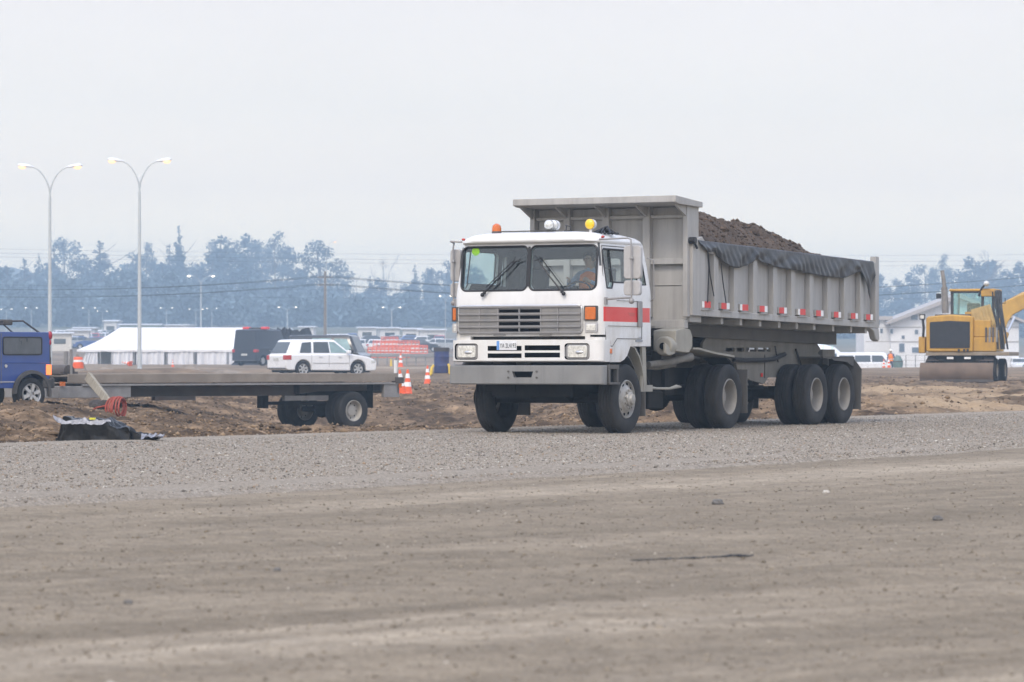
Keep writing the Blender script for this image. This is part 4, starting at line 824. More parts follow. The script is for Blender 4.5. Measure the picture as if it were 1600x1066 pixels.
for x in (1128.5,1158,1188,1218,1245.5,1272.5,1302,1330,1353):
    u,_ = SP(x,500,-.0); MB().box(u-.10,u,-.02,2.62,1.70,1.80,0,**A).build('cross_beam',M_bed,bed,bevel=.004)
MB().box(2.30,10.1,.55,.70,1.50,1.70,0,**A).box(2.30,10.1,1.90,2.05,1.50,1.70,0,**A).box(2.4,10.0,.70,1.9,1.55,1.60,0,**A).build('subframe',M_bedd,bed)
MB().box(2.30,2.75,-.03,2.63,1.70,1.80,0,**A).build('front_beam',M_bed,bed,bevel=.01)
MB().box(10.46,10.52,.0,2.6,1.8,2.95,0,**A).build('tailgate',M_bed,truck)
for v in (-.10,2.58): MB().prism([(10.1,1.80),(10.52,1.80),(10.56,1.60),(10.50,1.56),(10.36,1.60),(10.28,1.72)],'y',v,v+.12,0,**A).build('tail_hinge',M_bed,truck,bevel=.02)
# --- load of soil (rests in the bed) and tarpaulin (hangs over its edge)
m_soil = mat('dark damp soil',(.045,.031,.022),.95,var=.4,vs=3,dirt=(.115,.080,.055),damt=.8,ds=3.5,bump=.9,bs=9)
SOIL_PROF = [(2.34,.70),(3.5,.72),(5.2,.70),(6.4,.66),(7.4,.60),(8.2,.47),(8.9,.32),(9.5,.14),(10.45,-.05)]
def soil(a,b):
    u = 2.35+8.1*a; v = .04+2.52*b; h = np.interp(u,[p[0] for p in SOIL_PROF],[p[1] for p in SOIL_PROF]); s = 1-abs(b*2-1)**1.7
    n = float(fbm(np.array([u*1.1]),np.array([v*1.4]),5,2.1,.58)[0]); n2 = float(fbm(np.array([u*5]),np.array([v*5+3]),3)[0])
    return (u,v,2.90-.0145*(u-2.25)+h*s*1.0+.15*n*(.3+s)+.055*n2)
mb = MB(); mb.grid(soil,190,64); so = mb.build('soil_load',m_soil,None,sharp=0,loc=(TP[0],TP[1],0),rz=R(63)); tag(so,'heap of dark brown soil loaded in the dump truck bed','soil load')
n_ = 5200; rs = np.random.RandomState(8); P = np.array([soil(a,b) for a,b in rs.rand(n_,2)]); rad = rs.gamma(1.1,.010,n_)+.006
so2 = scatter('soil_lump', P, rad, rs.rand(n_), stonemat('dark soil lumps',[(0,(.03,.022,.017)),(.6,(.075,.052,.036)),(1,(.15,.105,.072))]), .8, 9); so2.parent = so
m_tarp = mat('black tarpaulin',(.008,.009,.012),.36,var=.2,vs=3,dirt=(.035,.035,.04),damt=.3,ds=2.5,bump=.9,bs=5,spec=.6)
HEM = [(1094,384),(1104,392),(1110,395),(1118,392),(1124,402),(1133,412),(1145,418),(1155,419),(1170,414),(1183,404.5),(1196,410),(1210,417),(1230,420),(1250,424),(1280,431),(1305,434),(1322,434),(1332,430),(1340,425),(1345,424),(1350,440),(1354,448),(1359,470),(1362,446),(1367,430)]
H3 = [SP(x,y,-.14) for x,y in HEM]; uu = [h[0] for h in H3]; hh = [h[1] for h in H3]
def tarp(a,b):
    u = uu[0]+(uu[-1]-uu[0])*a; hem = float(np.interp(u,uu,hh)); top = 2.985-.0145*(u-2.25); f = float(fbm(np.array([u*2.3]),np.array([b*1.2]),4)[0]); fold = .016*math.sin(u*6+2.5*math.sin(u*1.3)+b*6)+.030*f+.007*math.sin(u*23+5*math.sin(u*1.7)-b*9)
    if b < .3: t = b/.3; return (u, .16-.26*t, top+.012*math.sin(math.pi*t)+.006*f)
    t = (b-.3)/.7; return (u+.05*f*t, -.112-.012*math.sin(math.pi*t*.5)-(.02+fold)*min(1,t*1.6)*.8-.004*t, top+(hem-top)*t)
mb = MB(); mb.grid(tarp,260,26); to = mb.build('tarpaulin',m_tarp,None,sharp=0,loc=(TP[0],TP[1],0),rz=R(63)); sm = to.modifiers.new('s','SOLIDIFY'); sm.thickness = .004; to.data.polygons.foreach_set('use_smooth',[True]*len(to.data.polygons)); tag(to,'black tarpaulin hanging in folds over the side of the dump bed','tarpaulin')
mb = MB()
for pts in ([(1106,393),(1108,420),(1106,473)],[(1107,395),(1110,430),(1116,463)],[(1127,412),(1130,440),(1135,474)]): mb.tube([(SP(x,y,-.13)[0],-.125,SP(x,y,-.13)[1]) for x,y in pts],.009,5)
mb.build('tie_cord',M_blk,to)
# ------------------------------------------------------------------ people (one continuous skinned body, clothes as children)
def person(label, loc, rz, J, skin=(.45,.30,.22), shirt=(.1,.12,.2), trousers=(.06,.07,.10), vest=(.85,.22,.03), helmet=(.85,.85,.8), group=None, hands=True):
    """J: joint name -> (x,y,z); the figure faces -y"""
    V = []; E_ = []; Rr = []; idx = {}
    def add(n, p, r): idx[n] = len(V); V.append(p); Rr.append(r)
    rad = dict(pelvis=.135,waist=.125,chest=.145,neck=.06,head0=.075,head1=.095,head2=.07,shL=.07,shR=.07,elL=.042,elR=.042,wrL=.03,wrR=.03,hiL=.09,hiR=.09,knL=.06,knR=.06,anL=.042,anR=.042,toL=.038,toR=.038)
    for n,p in J.items(): add(n, p, rad[n])
    for a,b in (('pelvis','waist'),('waist','chest'),('chest','neck'),('neck','head0'),('head0','head1'),('head1','head2'),('chest','shL'),('chest','shR'),('shL','elL'),('shR','elR'),('elL','wrL'),('elR','wrR'),('pelvis','hiL'),('pelvis','hiR'),('hiL','knL'),('hiR','knR'),('knL','anL'),('knR','anR'),('anL','toL'),('anR','toR')):
        if a in idx and b in idx: E_.append((idx[a],idx[b]))
    for s in 'LR':   # a palm with four unequal bent fingers and a thumb on each side
        e = Vector(J['el'+s]); w = Vector(J['wr'+s]); d = (w-e).normalized(); sd = d.cross(Vector((0,1,0))); sd = sd.normalized() if sd.length > .1 else Vector((1,0,0)); nn = d.cross(sd)
        add('palm'+s, tuple(w+d*.07), .026); E_.append((idx['wr'+s],idx['palm'+s]))
        for k,l in enumerate((.062,.075,.070,.052)):
            b = w+d*.085+sd*(k-1.5)*.019; m = b+d*l*.55+nn*.012; t = b+d*l*.85+nn*.038
            for q,p_ in enumerate((b,m,t)): add(f'f{s}{k}{q}', tuple(p_), .0095-.001*q)
            E_ += [(idx['palm'+s],idx[f'f{s}{k}0']),(idx[f'f{s}{k}0'],idx[f'f{s}{k}1']),(idx[f'f{s}{k}1'],idx[f'f{s}{k}2'])]
        tb = w+d*.04+sd*.034; tt_ = tb+d*.04+sd*.022+nn*.012
        add('t'+s, tuple(tb), .011); add('u'+s, tuple(tt_), .009); E_ += [(idx['wr'+s],idx['t'+s]),(idx['t'+s],idx['u'+s])]
    me = bpy.data.meshes.new('person'); me.from_pydata(V, E_, []); o = bpy.data.objects.new('person', me); C.objects.link(o)
    o.modifiers.new('sk','SKIN'); sl = me.skin_vertices[0].data
    for i,r in enumerate(Rr): sl[i].radius = (r,r); sl[i].use_root = (i == idx['pelvis'])
    sb = o.modifiers.new('ss','SUBSURF'); sb.levels = sb.render_levels = 2
    bpy.context.view_layer.update(); m2 = bpy.data.meshes.new_from_object(o.evaluated_get(bpy.context.evaluated_depsgraph_get())); o.modifiers.clear(); o.data = m2
    ms = [mat('skin %.2f'%skin[0],skin,.6,var=.06), mat('shirt %.2f %.2f'%shirt[:2],shirt,.9,var=.15), mat('trousers %.2f'%trousers[0],trousers,.9,var=.15), mat('work boots',(.03,.022,.018),.7)]
    for m in ms: m2.materials.append(m)
    nk = J['neck'][2]; pz = J['pelvis'][2]
    for p in m2.polygons:
        c = p.center; dh = min((c-Vector(J['wrL'])).length,(c-Vector(J['wrR'])).length); low = c.z < pz+.02 and min((c-Vector(J[k])).length for k in ('elL','elR','wrL','wrR')) > .16
        boot = any(k in J and (c-Vector(J[k])).length < .12 for k in ('anL','anR','toL','toR'))
        p.material_index = 0 if (c.z > nk or min((c-(Vector(J['wr'+s])+(Vector(J['wr'+s])-Vector(J['el'+s])).normalized()*.07)).length for s in 'LR') < .085) else 3 if boot else 2 if low else 1
        p.use_smooth = True
    o.location = loc; o.rotation_euler = (0,0,rz); tag(o, label, 'person', group)
    h = Vector(J['head1']); f = MB()
    f.tube([h+Vector((0,-.088,.015)),h+Vector((0,-.112,-.012)),h+Vector((0,-.098,-.022))],[.008,.014,.012],8)            # nose
    for s in (-1,1): f.ball(tuple(h+Vector((s*.095,.0,-.002))),.03,8,sq=(.35,.7,1.1))                                   # ears
    f.build('nose_and_ears', ms[0], o) if False else [MB().tube([h+Vector((0,-.086,.015)),h+Vector((0,-.110,-.012)),h+Vector((0,-.096,-.022))],[.008,.014,.012],8).build('nose',ms[0],o)]+[MB().ball(tuple(h+Vector((s*.093,.0,-.002))),.03,8,sq=(.35,.7,1.1)).build('ear',ms[0],o) for s in (-1,1)]
    for s in (-1,1): MB().ball(tuple(h+Vector((s*.033,-.083,.012))),.012,8,sq=(1,.5,.6)).build('eye',mat('eye dark',(.02,.015,.01),.2),o)
    MB().box(h.x-.025,h.x+.025,h.y-.092,h.y-.078,h.z-.05,h.z-.042).build('mouth',mat('lips',(.30,.12,.10),.6),o,bevel=.003)
    k = MB(); k.ball(tuple(h+Vector((0,.012,.022))),.107,16,sq=(.95,1.02,.85)); hr = k.build('hair',mat('dark hair',(.02,.015,.012),.8),o); c_ = MB(); c_.box(h.x-.2,h.x+.2,h.y-.2,h.y-.05,h.z-.2,h.z+.055); c2 = MB(); c2.box(h.x-.2,h.x+.2,h.y-.2,h.y+.3,h.z-.25,h.z-.03); cut(hr,[c_,c2])
    if helmet:
        k = MB(); k.lathe([(.001,.125),(.05,.118),(.09,.09),(.112,.045),(.116,.025),(.135,.018),(.133,.012),(.110,.016)],(h.x,h.y,h.z),'z',20); k.build('helmet',mat('helmet %.2f'%helmet[2],helmet,.35),o)
    if vest:
        ch, wa = Vector(J['chest']), Vector(J['waist']); pe = Vector(J['pelvis']); k = MB(); rings = []
        for c,rx,ry in ((pe+Vector((0,0,.02)),.178,.155),(wa,.172,.150),(ch+Vector((0,0,-.02)),.19,.165),(ch+Vector((0,0,.10)),.17,.14),(ch+Vector((0,0,.155)),.085,.09)):
            rings.append([(c.x+rx*math.cos(a),c.y+ry*math.sin(a),c.z) for a in [2*math.pi*i/20 for i in range(20)]])
        k.loft(rings,cap=False); v = k.build('vest',mat('orange safety vest',vest,.7,var=.1),o); k = MB()
        for c,rx,ry in ((wa,.176,.154),): k.loft([[(c.x+rx*math.cos(a),c.y+ry*math.sin(a),c.z+z) for a in [2*math.pi*i/20 for i in range(20)]] for z in (-.02,.03)],cap=False)
        k.build('reflective_band',mat('silver band',(.6,.62,.6),.3,metal=.2),v)
    return o
STAND = dict(pelvis=(0,0,.95),waist=(0,.01,1.10),chest=(0,.01,1.32),neck=(0,.0,1.52),head0=(0,-.01,1.58),head1=(0,-.015,1.66),head2=(0,-.005,1.73),shL=(.19,.01,1.42),shR=(-.19,.01,1.42),elL=(.26,.02,1.14),elR=(-.26,.02,1.14),wrL=(.27,-.08,.92),wrR=(-.27,-.06,.92),hiL=(.10,0,.90),hiR=(-.10,0,.90),knL=(.11,-.02,.50),knR=(-.12,-.02,.50),anL=(.11,.02,.08),anR=(-.14,.03,.08),toL=(.12,-.15,.045),toR=(-.16,-.14,.045))
SIT = dict(pelvis=(0,0,0),waist=(0,.01,.15),chest=(0,.0,.36),neck=(0,-.02,.56),head0=(0,-.04,.62),head1=(0,-.05,.70),head2=(0,-.04,.77),shL=(.19,-.01,.46),shR=(-.19,-.01,.46),elL=(.27,-.20,.28),elR=(-.27,-.20,.28),wrL=(.17,-.40,.36),wrR=(-.17,-.40,.36),hiL=(.10,-.05,-.02),hiR=(-.10,-.05,-.02),knL=(.13,-.46,.04),knR=(-.13,-.46,.04),anL=(.13,-.50,-.28),anR=(-.13,-.50,-.28),toL=(.13,-.60,-.30),toR=(-.13,-.60,-.30))
_u,_v = .28,.72
person('driver with orange vest seated at the wheel inside the dump truck cab',(TP[0]+_u*Dv[0]+_v*Nv[0], TP[1]+_u*Dv[1]+_v*Nv[1], 1.93), R(63-90), SIT, shirt=(.30,.38,.55), helmet=None)

# ------------------------------------------------------------------ generic vehicle builder (x forward, y left, origin on the ground at mid length)
M_pw = mat('white car paint',(.80,.81,.83),.25,var=.02,coat=.5,dirt=(.5,.46,.4),damt=.2,ds=2,zfade=(.2,.9)); M_win = mat('dark car window',(.045,.055,.06),.08,var=.15,spec=.9); M_wing = mat('greenish window with painted daylight',(.22,.32,.32),.08,var=.2,vs=3,spec=.9)  # greenish window is opaque: daylight seen through it is put into its colour
M_tail = mat('red tail lamp',(.45,.03,.04),.2,var=.15,vs=20,coat=.4); M_alloy = mat('silver alloy wheel',(.55,.56,.58),.3,metal=.6,var=.1); M_seam = mat('dark panel gap',(.12,.12,.13),.8)
def car_wheel(r, w=.22, simple=False):
    mb = MB(); mb.lathe([(r*.66,.02),(r*.64,.0),(r*.60,.01),(r*.57,.05),(r*.3,.06),(r*.18,.03),(.001,.03)],n=20 if simple else 32,m=0)
    if not simple:
        for k in range(6):
            a = k*math.pi/3+.3; c,s = math.cos(a),math.sin(a); mb.prism([(c*r*.15-s*r*.08,s*r*.15+c*r*.08),(c*r*.60-s*r*.11,s*r*.60+c*r*.11),(c*r*.60+s*r*.11,s*r*.60-c*r*.11),(c*r*.15+s*r*.08,s*r*.15-c*r*.08)],'y',.0,.055,0)
            a += math.pi/6; mb.lathe([(r*.13,0),(.001,-.004)],(r*.42*math.cos(a),.05,r*.42*math.sin(a)),'y',8,1)
    o = mb.build('wheel',[M_alloy,M_holeshade]); MB().lathe([(r*.66,.025),(r*.72,.005),(r*.9,.0),(r*.98,.02),(r,.045),(r,w-.045),(r*.98,w-.02),(r*.66,w-.02)],n=24 if simple else 40).build('tyre',M_tyre,o); return o
def car(name, label, cat, loc, rz, group=None, L=4.8, W=1.9, r=.36, wb=(-1.45,1.42), body=None, belt=1.02, roofz=1.72, bx=(-2.3,1.15), rx=(-1.95,.35), paint=None, wins=(), win=None, rearwin=True, frontwin=True, detail=True, tumble=.15, tail=True, scale=1):
    t = thing(name, label, cat, loc, rz, group); hw = W/2; paint = paint or M_pw; win = win or M_win
    body = body or [(-L/2,.42),(-L/2,.95),(-L/2+.08,belt),(bx[1],belt+.02),(L/2-.45,belt-.10),(L/2-.12,belt-.22),(L/2,.68),(L/2,.36),(L/2-.1,.26),(-L/2+.12,.30)]
    mb = MB(); mb.prism(body,'y',-hw,hw); cu = []
    for x in wb: c_ = MB(); c_.cyl((x,0,r),r*1.16,-hw-.1,-hw+.26,'y',24); c2 = MB(); c2.cyl((x,0,r),r*1.16,hw-.26,hw+.1,'y',24); cu += [c_,c2]
    b = mb.build('body',[paint],t)
    cut(b,cu); bv = b.modifiers.new('bevel','BEVEL'); bv.width=.07 if detail else .05; bv.segments=3; bv.limit_method='ANGLE'; bv.angle_limit=R(50)
    b0 = hw-.04; r0 = hw-.04-tumble; bz = belt-.03
    mb = MB(); mb.loft([ring(bz,bx[0],bx[1],-b0,b0,.10,3),ring(bz+.3*(roofz-.07-bz),bx[0]+.3*(rx[0]-bx[0]),bx[1]+.3*(rx[1]-bx[1]),-b0+.3*tumble,b0-.3*tumble,.11,3),ring(roofz-.07,rx[0],rx[1],-r0,r0,.14,3),ring(roofz-.015,rx[0]+.08,rx[1]-.12,-r0+.06,r0-.06,.14,3),ring(roofz,rx[0]+.3,rx[1]-.35,-r0+.25,r0-.25,.14,3)])
    mb.build('cabin',paint,t,sharp=40)
    def sy(z): f = (z-bz)/(roofz-.07-bz); return b0-(b0-r0)*f
    for s in (-1,1):
        for k,(poly,mw) in enumerate(wins):
            a = [(x,s*(sy(z)+.012),z) for x,z in poly]; c = [(x,s*(sy(z)-.03),z) for x,z in poly]; n = len(poly)
            MB().add(a+c,[tuple(range(n)),tuple(range(n,2*n))[::-1]]+[(i,(i+1)%n,n+(i+1)%n,n+i) for i in range(n)]).build('window',mw or win,t,sharp=0)
    def endwin(x0,x1,nm,sg):
        z0,z1 = belt+.06,roofz-.12; f = lambda z:(z-bz)/(roofz-.07-bz); X = lambda z: x0+(x1-x0)*f(z); yw = lambda z: sy(z)-.12
        a = [(X(z)+sg*.015,y,z) for z,y in ((z0,-yw(z0)),(z0,yw(z0)),(z1,yw(z1)),(z1,-yw(z1)))]; c = [(p[0]-sg*.04,p[1],p[2]) for p in a]
        MB().add(a+c,[(0,1,2,3),(7,6,5,4),(0,4,5,1),(1,5,6,2),(2,6,7,3),(3,7,4,0)]).build(nm,win,t,sharp=0)
    if rearwin: endwin(bx[0],rx[0],'rear_window',-1)
    if frontwin: endwin(bx[1],rx[1],'windshield',1)
    w = car_wheel(r,simple=not detail); first = True
    for x in wb:
        for s in (-1,1):
            o = w if first else dup(w,(0,0,0)); first = False; o.parent = t; o.location = (x,s*(hw-.02),r); o.rotation_euler = (0,0,0 if s<0 else R(180))
    if tail:
        for s in (-1,1): MB().box(-L/2-.015,-L/2+.30,s*(hw-.005)-.02,s*(hw-.005)+.02,belt-.24,belt-.03).box(-L/2-.02,-L/2+.05,s*(hw-.12)-.12,s*(hw-.12)+.12,belt-.24,belt-.03).build('tail_lamp',M_tail,t,bevel=.01)
        for s in (-1,1): MB().box(L/2-.28,L/2-.06,s*(hw-.15)-.16,s*(hw-.15)+.155,.62,.76).build('headlight',M_clear,t,bevel=.02)
    if detail:
        for s in (-1,1):
            MB().box(bx[1]-.38,bx[1]-.20,s*(hw+.09)-.11,s*(hw+.09)+.11,belt+.04,belt+.20).build('side_mirror',paint,t,bevel=.04)
            for x in (-.55,.45): MB().box(x-.09,x+.09,s*(hw+.012)-.015,s*(hw+.012)+.015,belt-.13,belt-.10).build('door_handle',M_chrome,t,bevel=.008)
            MB().box(-.95,.95,s*(hw+.004)-.008,s*(hw+.004)+.008,.60,.64).build('door_moulding',M_mirr,t)
            for x in (-1.02,-.12,.95): MB().box(x-.006,x+.006,s*(hw+.001)-.003,s*(hw+.001)+.003,.45,belt-.02).build('door_seam',M_seam,t)
        MB().box(-L/2-.02,-L/2+.01,-.26,.26,.72,.86).build('licence_plate',mat('plate grey',(.5,.5,.48),.5),t); MB().box(-L/2-.03,-L/2+.2,-hw+.05,hw-.05,.36,.40).build('bumper_trim',M_seam,t)
        MB().box(-L/2+.2,L/2-.3,-hw+.1,hw-.1,.2,.34).build('underbody',M_under,t)
    return t
def px(x, Y): return (x-CX)/FPX*Y
def on(x, Y, dz=0): X = px(x,Y); return (X, Y, hz(X,Y,Y<140)+dz)
SUVW = [([(-1.62,1.10),(-1.45,1.57),(-.98,1.60),(-1.02,1.10)],None),([(-.90,1.10),(-.86,1.60),(-.10,1.61),(-.06,1.10)],None),([(.0,1.10),(-.04,1.61),(.22,1.60),(.90,1.10)],M_wing)]
car('parked_car','white estate car parked side-on behind the grey flatbed trailer','car',on(503,149,-.02),R(31),paint=M_pw,wins=SUVW,L=4.75,W=1.9)
M_vwin = mat('pale green window with painted daylight',(.24,.36,.37),.1,var=.35,vs=2,spec=.9)  # opaque pane, its pale colour imitates mirrored sky and see-through light
VANW = [([(-1.8,1.2),(-1.8,1.82),(-.8,1.83),(-.8,1.2)],None),([(-.62,1.2),(-.62,1.83),(.38,1.83),(.38,1.2)],M_vwin),([(.55,1.2),(.55,1.82),(1.2,1.80),(1.5,1.2)],M_vwin)]
M_blackp = mat('black car paint',(.018,.02,.025),.25,var=.05,coat=.6)
car('parked_van','black van with pale windows parked behind the white estate car','van',on(513,163,-.10),R(-14),paint=M_blackp,wins=VANW,L=4.1,W=1.8,roofz=2.0,belt=1.08,bx=(-1.98,1.80),rx=(-1.9,1.40),body=[(-2.05,.35),(-2.05,1.08),(1.80,1.10),(2.0,.95),(2.05,.35)],wb=(-1.25,1.3))
# dark van with a red light bar beside the tent
tv = car('police_van','dark blue van with a red-ended light bar standing behind the tent','van',on(410,232,.0),R(60),paint=mat('dark navy paint',(.03,.04,.06),.35,var=.05),wins=(),L=4.6,W=2.1,roofz=2.62,belt=1.2,bx=(-2.28,1.7),rx=(-2.25,1.2),wb=(-1.4,1.4),rearwin=False,body=[(-2.3,.35),(-2.3,1.2),(1.7,1.22),(2.2,1.05),(2.3,.35)])
MB().box(-.95,-.65,-.55,.55,2.62,2.76).build('light_bar',M_blkp,tv,bevel=.02)
for s in (-1,1): MB().box(-.98,-.62,s*.80-.28,s*.80+.28,2.62,2.80).build('beacon_lamp',mat('red beacon lens',(.75,.05,.06),.3,coat=.4),tv,bevel=.04)
# dark stockpile beside it
def heap(label, x, Y, w, d, h, m, name='dirt_heap', seed=0, grp=None, skew=0):
    X = px(x,Y); g = hz(X,Y,False)
    def f(a,b):
        r = math.hypot(a*2-1,b*2-1); xx = (a*2-1)*w/2; yy = (b*2-1)*d/2; n = float(fbm(np.array([xx*1.3+seed*9]),np.array([yy*1.3]),5,2.1,.6)[0])
        return (xx+skew*max(0,1-r), yy, h*max(0,1-r**1.25)*(1+.5*n)+.06*n-.05)
    o = MB().grid(f,46,30).build(name,m,None,sharp=0,loc=(X,Y,g)); tag(o,label,'dirt heap' if name=='dirt_heap' else 'stockpile',grp); return o
heap('dark stockpile sloping down behind the black van and white estate car',472,246,11.0,5,3.0,mat('black millings',(.018,.02,.027),.9,var=.4,bump=.8,bs=5),'stockpile',3,skew=-1.6)
M_pile = mat('grey brown spoil',(.22,.18,.14),.95,var=.3,vs=2,bump=.8,bs=5)
# ------------------------------------------------------------------ marquee tent
M_cloth = mat('white tent canvas',(.82,.82,.84),.7,var=.03,vs=1.2,dirt=(.62,.60,.56),damt=.25,ds=.8,bump=.25,bs=1.6)
M_wall = mat('off white tent wall canvas',(.72,.73,.77),.7,var=.05,vs=1.5,dirt=(.55,.52,.48),damt=.35,ds=1,bump=.3,bs=1.6); M_dark = mat('dark tent interior',(.10,.09,.10),.9)
TY = 262; tl = thing('marquee_tent','long white marquee tent with a hipped roof behind the flatbed trailer','tent',on(271,TY),R(4)); kk = FPX/TY
def tX(x): return (x-271)/kk
z_r = 3.25; z_e = 1.42; tb = on(271,TY)[2]; z_r = EYE+(CY-512)/kk-tb; z_e = EYE+(CY-547)/kk-tb
def troof(a,b):
    # a along, b across front(0) -> ridge(.5) -> back(1)
    e0,e1,r0_,r1_ = tX(125),tX(419),tX(188),tX(384); t = 1-abs(2*b-1); xe = e0+(e1-e0)*a; xr = r0_+(r1_-r0_)*a; yy = (2*b-1)*3.2; sag = .16*math.sin(math.pi*t)+.05*abs(math.sin(math.pi*a*6))*t*(1-t)*2
    return (xe+(xr-xe)*t, yy, z_e+(z_r-z_e)*t-sag)
MB().grid(troof,72,24).build('canvas_roof',M_cloth,tl,sharp=0)
for s,a in ((0,0),(1,1)):
    e = troof(a,0); f = troof(a,1); rr0 = troof(a,.5); mbh = MB(); mbh.grid(lambda p,q: tuple(Vector(troof(a,.5*q))*(1-p)+Vector(troof(a,1-.5*q))*p),10,12); mbh.build('canvas_hip',M_cloth,tl,sharp=0)
xs = [125,166,214,262,307,357,388,418]
mb = MB(); mb.grid(lambda a,b: (tX(125)+a*(tX(419)-tX(125)), -3.22+.03*math.sin(a*60), z_e+.03-b*(.16+.05*abs(math.sin(a*math.pi*7)))),140,2); mb.build('valance',M_cloth,tl,sharp=0)
for i,(xa,xb) in enumerate(((140,157),(178,211),(216,259),(264,304),(309,355),(358,387))):
    xa_, xb_ = tX(xa),tX(xb)
    MB().grid(lambda a,b: (xa_+a*(xb_-xa_)+(0 if i else b*-.5*(1-a)), -3.12+.07*math.sin(a*14+i)*b+.04*math.sin(a*31), (z_e-.05)*(1-b)),30,6).build('wall_panel',M_wall,tl,sharp=0)
MB().box(tX(140),tX(386),3.0,3.1,0,z_e).build('back_wall',M_wall,tl)
for x in (140,161,178,213,262,306,356,387): MB().cyl((tX(x),-3.15,0),.035,0,z_e,'z',8).build('tent_pole',M_alloy,tl)
MB().prism([(tX(387),-3.15),(tX(392),-3.5),(tX(392)+.04,-3.5),(tX(387)+.05,-3.15)],'z',0,.02).tube([(tX(387),-3.2,z_e),(tX(391),-3.9,0)],.03,6).build('guy_pole',M_wall,tl)
MB().box(-8,8,-1,2.9,.02,.5).build('stored_goods',M_dark,tl) if False else None
# ------------------------------------------------------------------ street lamps
M_pole = mat('pale grey lamp pole',(.50,.53,.54),.5,var=.06,metal=.2); M_lit = emit('warm lamp glow',(1,.62,.34),1.25); M_lit2 = emit('pale lamp glow',(1,.86,.66),5.0)
def lamp_proto(kind):
    t = thing('street_lamp','x','street lamp'); H = 11.0; hl = .95
    mb = MB(); mb.tube([(0,0,0),(0,0,1.2),(0,0,9.6)],[.14,.125,.075],12); mb.tube([(0,0,9.6),(0,0,9.95)],[.05,.045],10); mb.box(-.2,.2,-.2,.2,0,.03); mb.build('pole',M_pole,t)
    for s in ((-1,1) if kind=='double' else (1,)):
        a = MB(); P = [(0,0,9.75),(s*.06,0,10.1),(s*.22,0,10.5),(s*.45,0,10.85),(s*.75,0,11.12),(s*1.0,0,11.2)] if kind!='flat' else [(0,0,9.9),(s*.5,0,10.6),(s*1.2,0,10.9)]
        a.tube(P,[.05,.045,.04,.035,.03,.028],8); a.build('arm',M_pole,t)
        h = MB(); x0 = s*.95; rings = []
        for f,w,hh in ((0,.04,.05),(.15,.09,.09),(.45,.14,.14),(.75,.17,.15),(.95,.12,.10),(1.0,.03,.03)):
            x = x0+s*hl*f; z = 11.21+.10*f; rings.append([(x,w*math.cos(q),z+(hh*math.sin(q) if math.sin(q)>0 else hh*.35*math.sin(q))) for q in [2*math.pi*i/12 for i in range(12)]])
        h.loft(rings); hd = h.build('lamp_head',mat('white lamp housing',(.72,.74,.76),.4),t)
        g = MB(); g.ball((x0+s*hl*.70,0,11.20+.045),.17,14,sq=(1.4,.9,.85)); g.build('lamp_lens',M_lit,hd)
    return t
def put_lamp(pr, x, Y, ytop, lab, first=False, sx=1, grp='street lamps', z0=None):
    X,Y_,g = on(x,Y); zt = EYE+(CY-ytop)*Y/FPX; s = (zt-g)/11.3
    o = pr if first else dup(pr,(0,0,0)); o.location = (X,Y_,g); o.scale = (sx,1 if sx>=.6 else .8,s); o.rotation_euler=(0,0,R(3)); o['label']=lab; o['group']=grp; return o
L2 = lamp_proto('double')
put_lamp(L2,78,181,259,'tall double-arm street lamp farthest left, rising behind the blue pickup',True,.96)
put_lamp(L2,218,183,250,'tall double-arm street lamp standing in front of the white tent',sx=.96)
L3 = lamp_proto('double')
for o in L3.children:
    for c in o.children: c.data.materials[0] = M_lit2
for i,(x,Y,yt,sx,lab) in enumerate([(314,470,431,.95,'far double-arm street lamp above the middle of the tent'),(139,620,481,.62,'small lit double lamp between the two tall lamps, just left of the tent'),(160,640,486,.5,'smallest lit double lamp just left of the tent roof'),
    (49,600,481,.55,'small lit double lamp left of the left tall street lamp'),(10,600,483,.5,'small lit double lamp at the left edge of the photo'),(260,640,481,.62,'small lit double lamp right of the right tall street lamp'),(306,640,483,.7,'small lit double lamp above the tent, left one of a close pair'),(331,660,482,.55,'small lit double lamp above the tent, right one of a close pair'),
    (449,560,480,.8,'lit double lamp above the dark van with the light bar'),(612,520,480,.75,'lit double lamp above the orange safety netting'),(696,330,462,.3,'lit lamp on a dark pole beside the dump truck cab')]):
    put_lamp(L3,x,Y,yt,lab,i==0,sx*1.15,'far lit street lamps')
L1 = lamp_proto('single'); put_lamp(L1,510,520,377,'faint very tall single-arm lamp behind the utility pole',True,.85,'far lit street lamps')
# ------------------------------------------------------------------ utility pole and wires
M_wood = mat('weathered wood pole',(.20,.16,.12),.9,var=.2)
X,Y,g = on(508,395); up = thing('utility_pole','wooden utility pole with two crossarms behind the black van','utility pole',(X,Y,g)); ht = EYE+(CY-424)*Y/FPX-g
MB().tube([(0,0,0),(0,0,ht)],[.22,.14],10).build('pole',M_wood,up)
for z in (ht-.75,ht-1.7): MB().box(-.95,.95,-.06,.06,z-.07,z+.07).build('crossarm',M_wood,up)
for z in (ht-.75,ht-1.7):
    for x in (-.85,-.4,.4,.85): MB().cyl((x,0,z+.07),.05,0,.16,'z',8).build('insulator',M_wall,up)
M_wire = mat('dark wire',(.03,.03,.03),.7)
def wire(p0,p1,sag,r,lab,n=14): 
    P = [tuple(Vector(p0).lerp(Vector(p1),i/n)-Vector((0,0,sag*4*(i/n)*(1-i/n)))) for i in range(n+1)]; o = MB().tube(P,r,4).build('power_line',M_wire,None); tag(o,lab,'power line','power lines across the background')
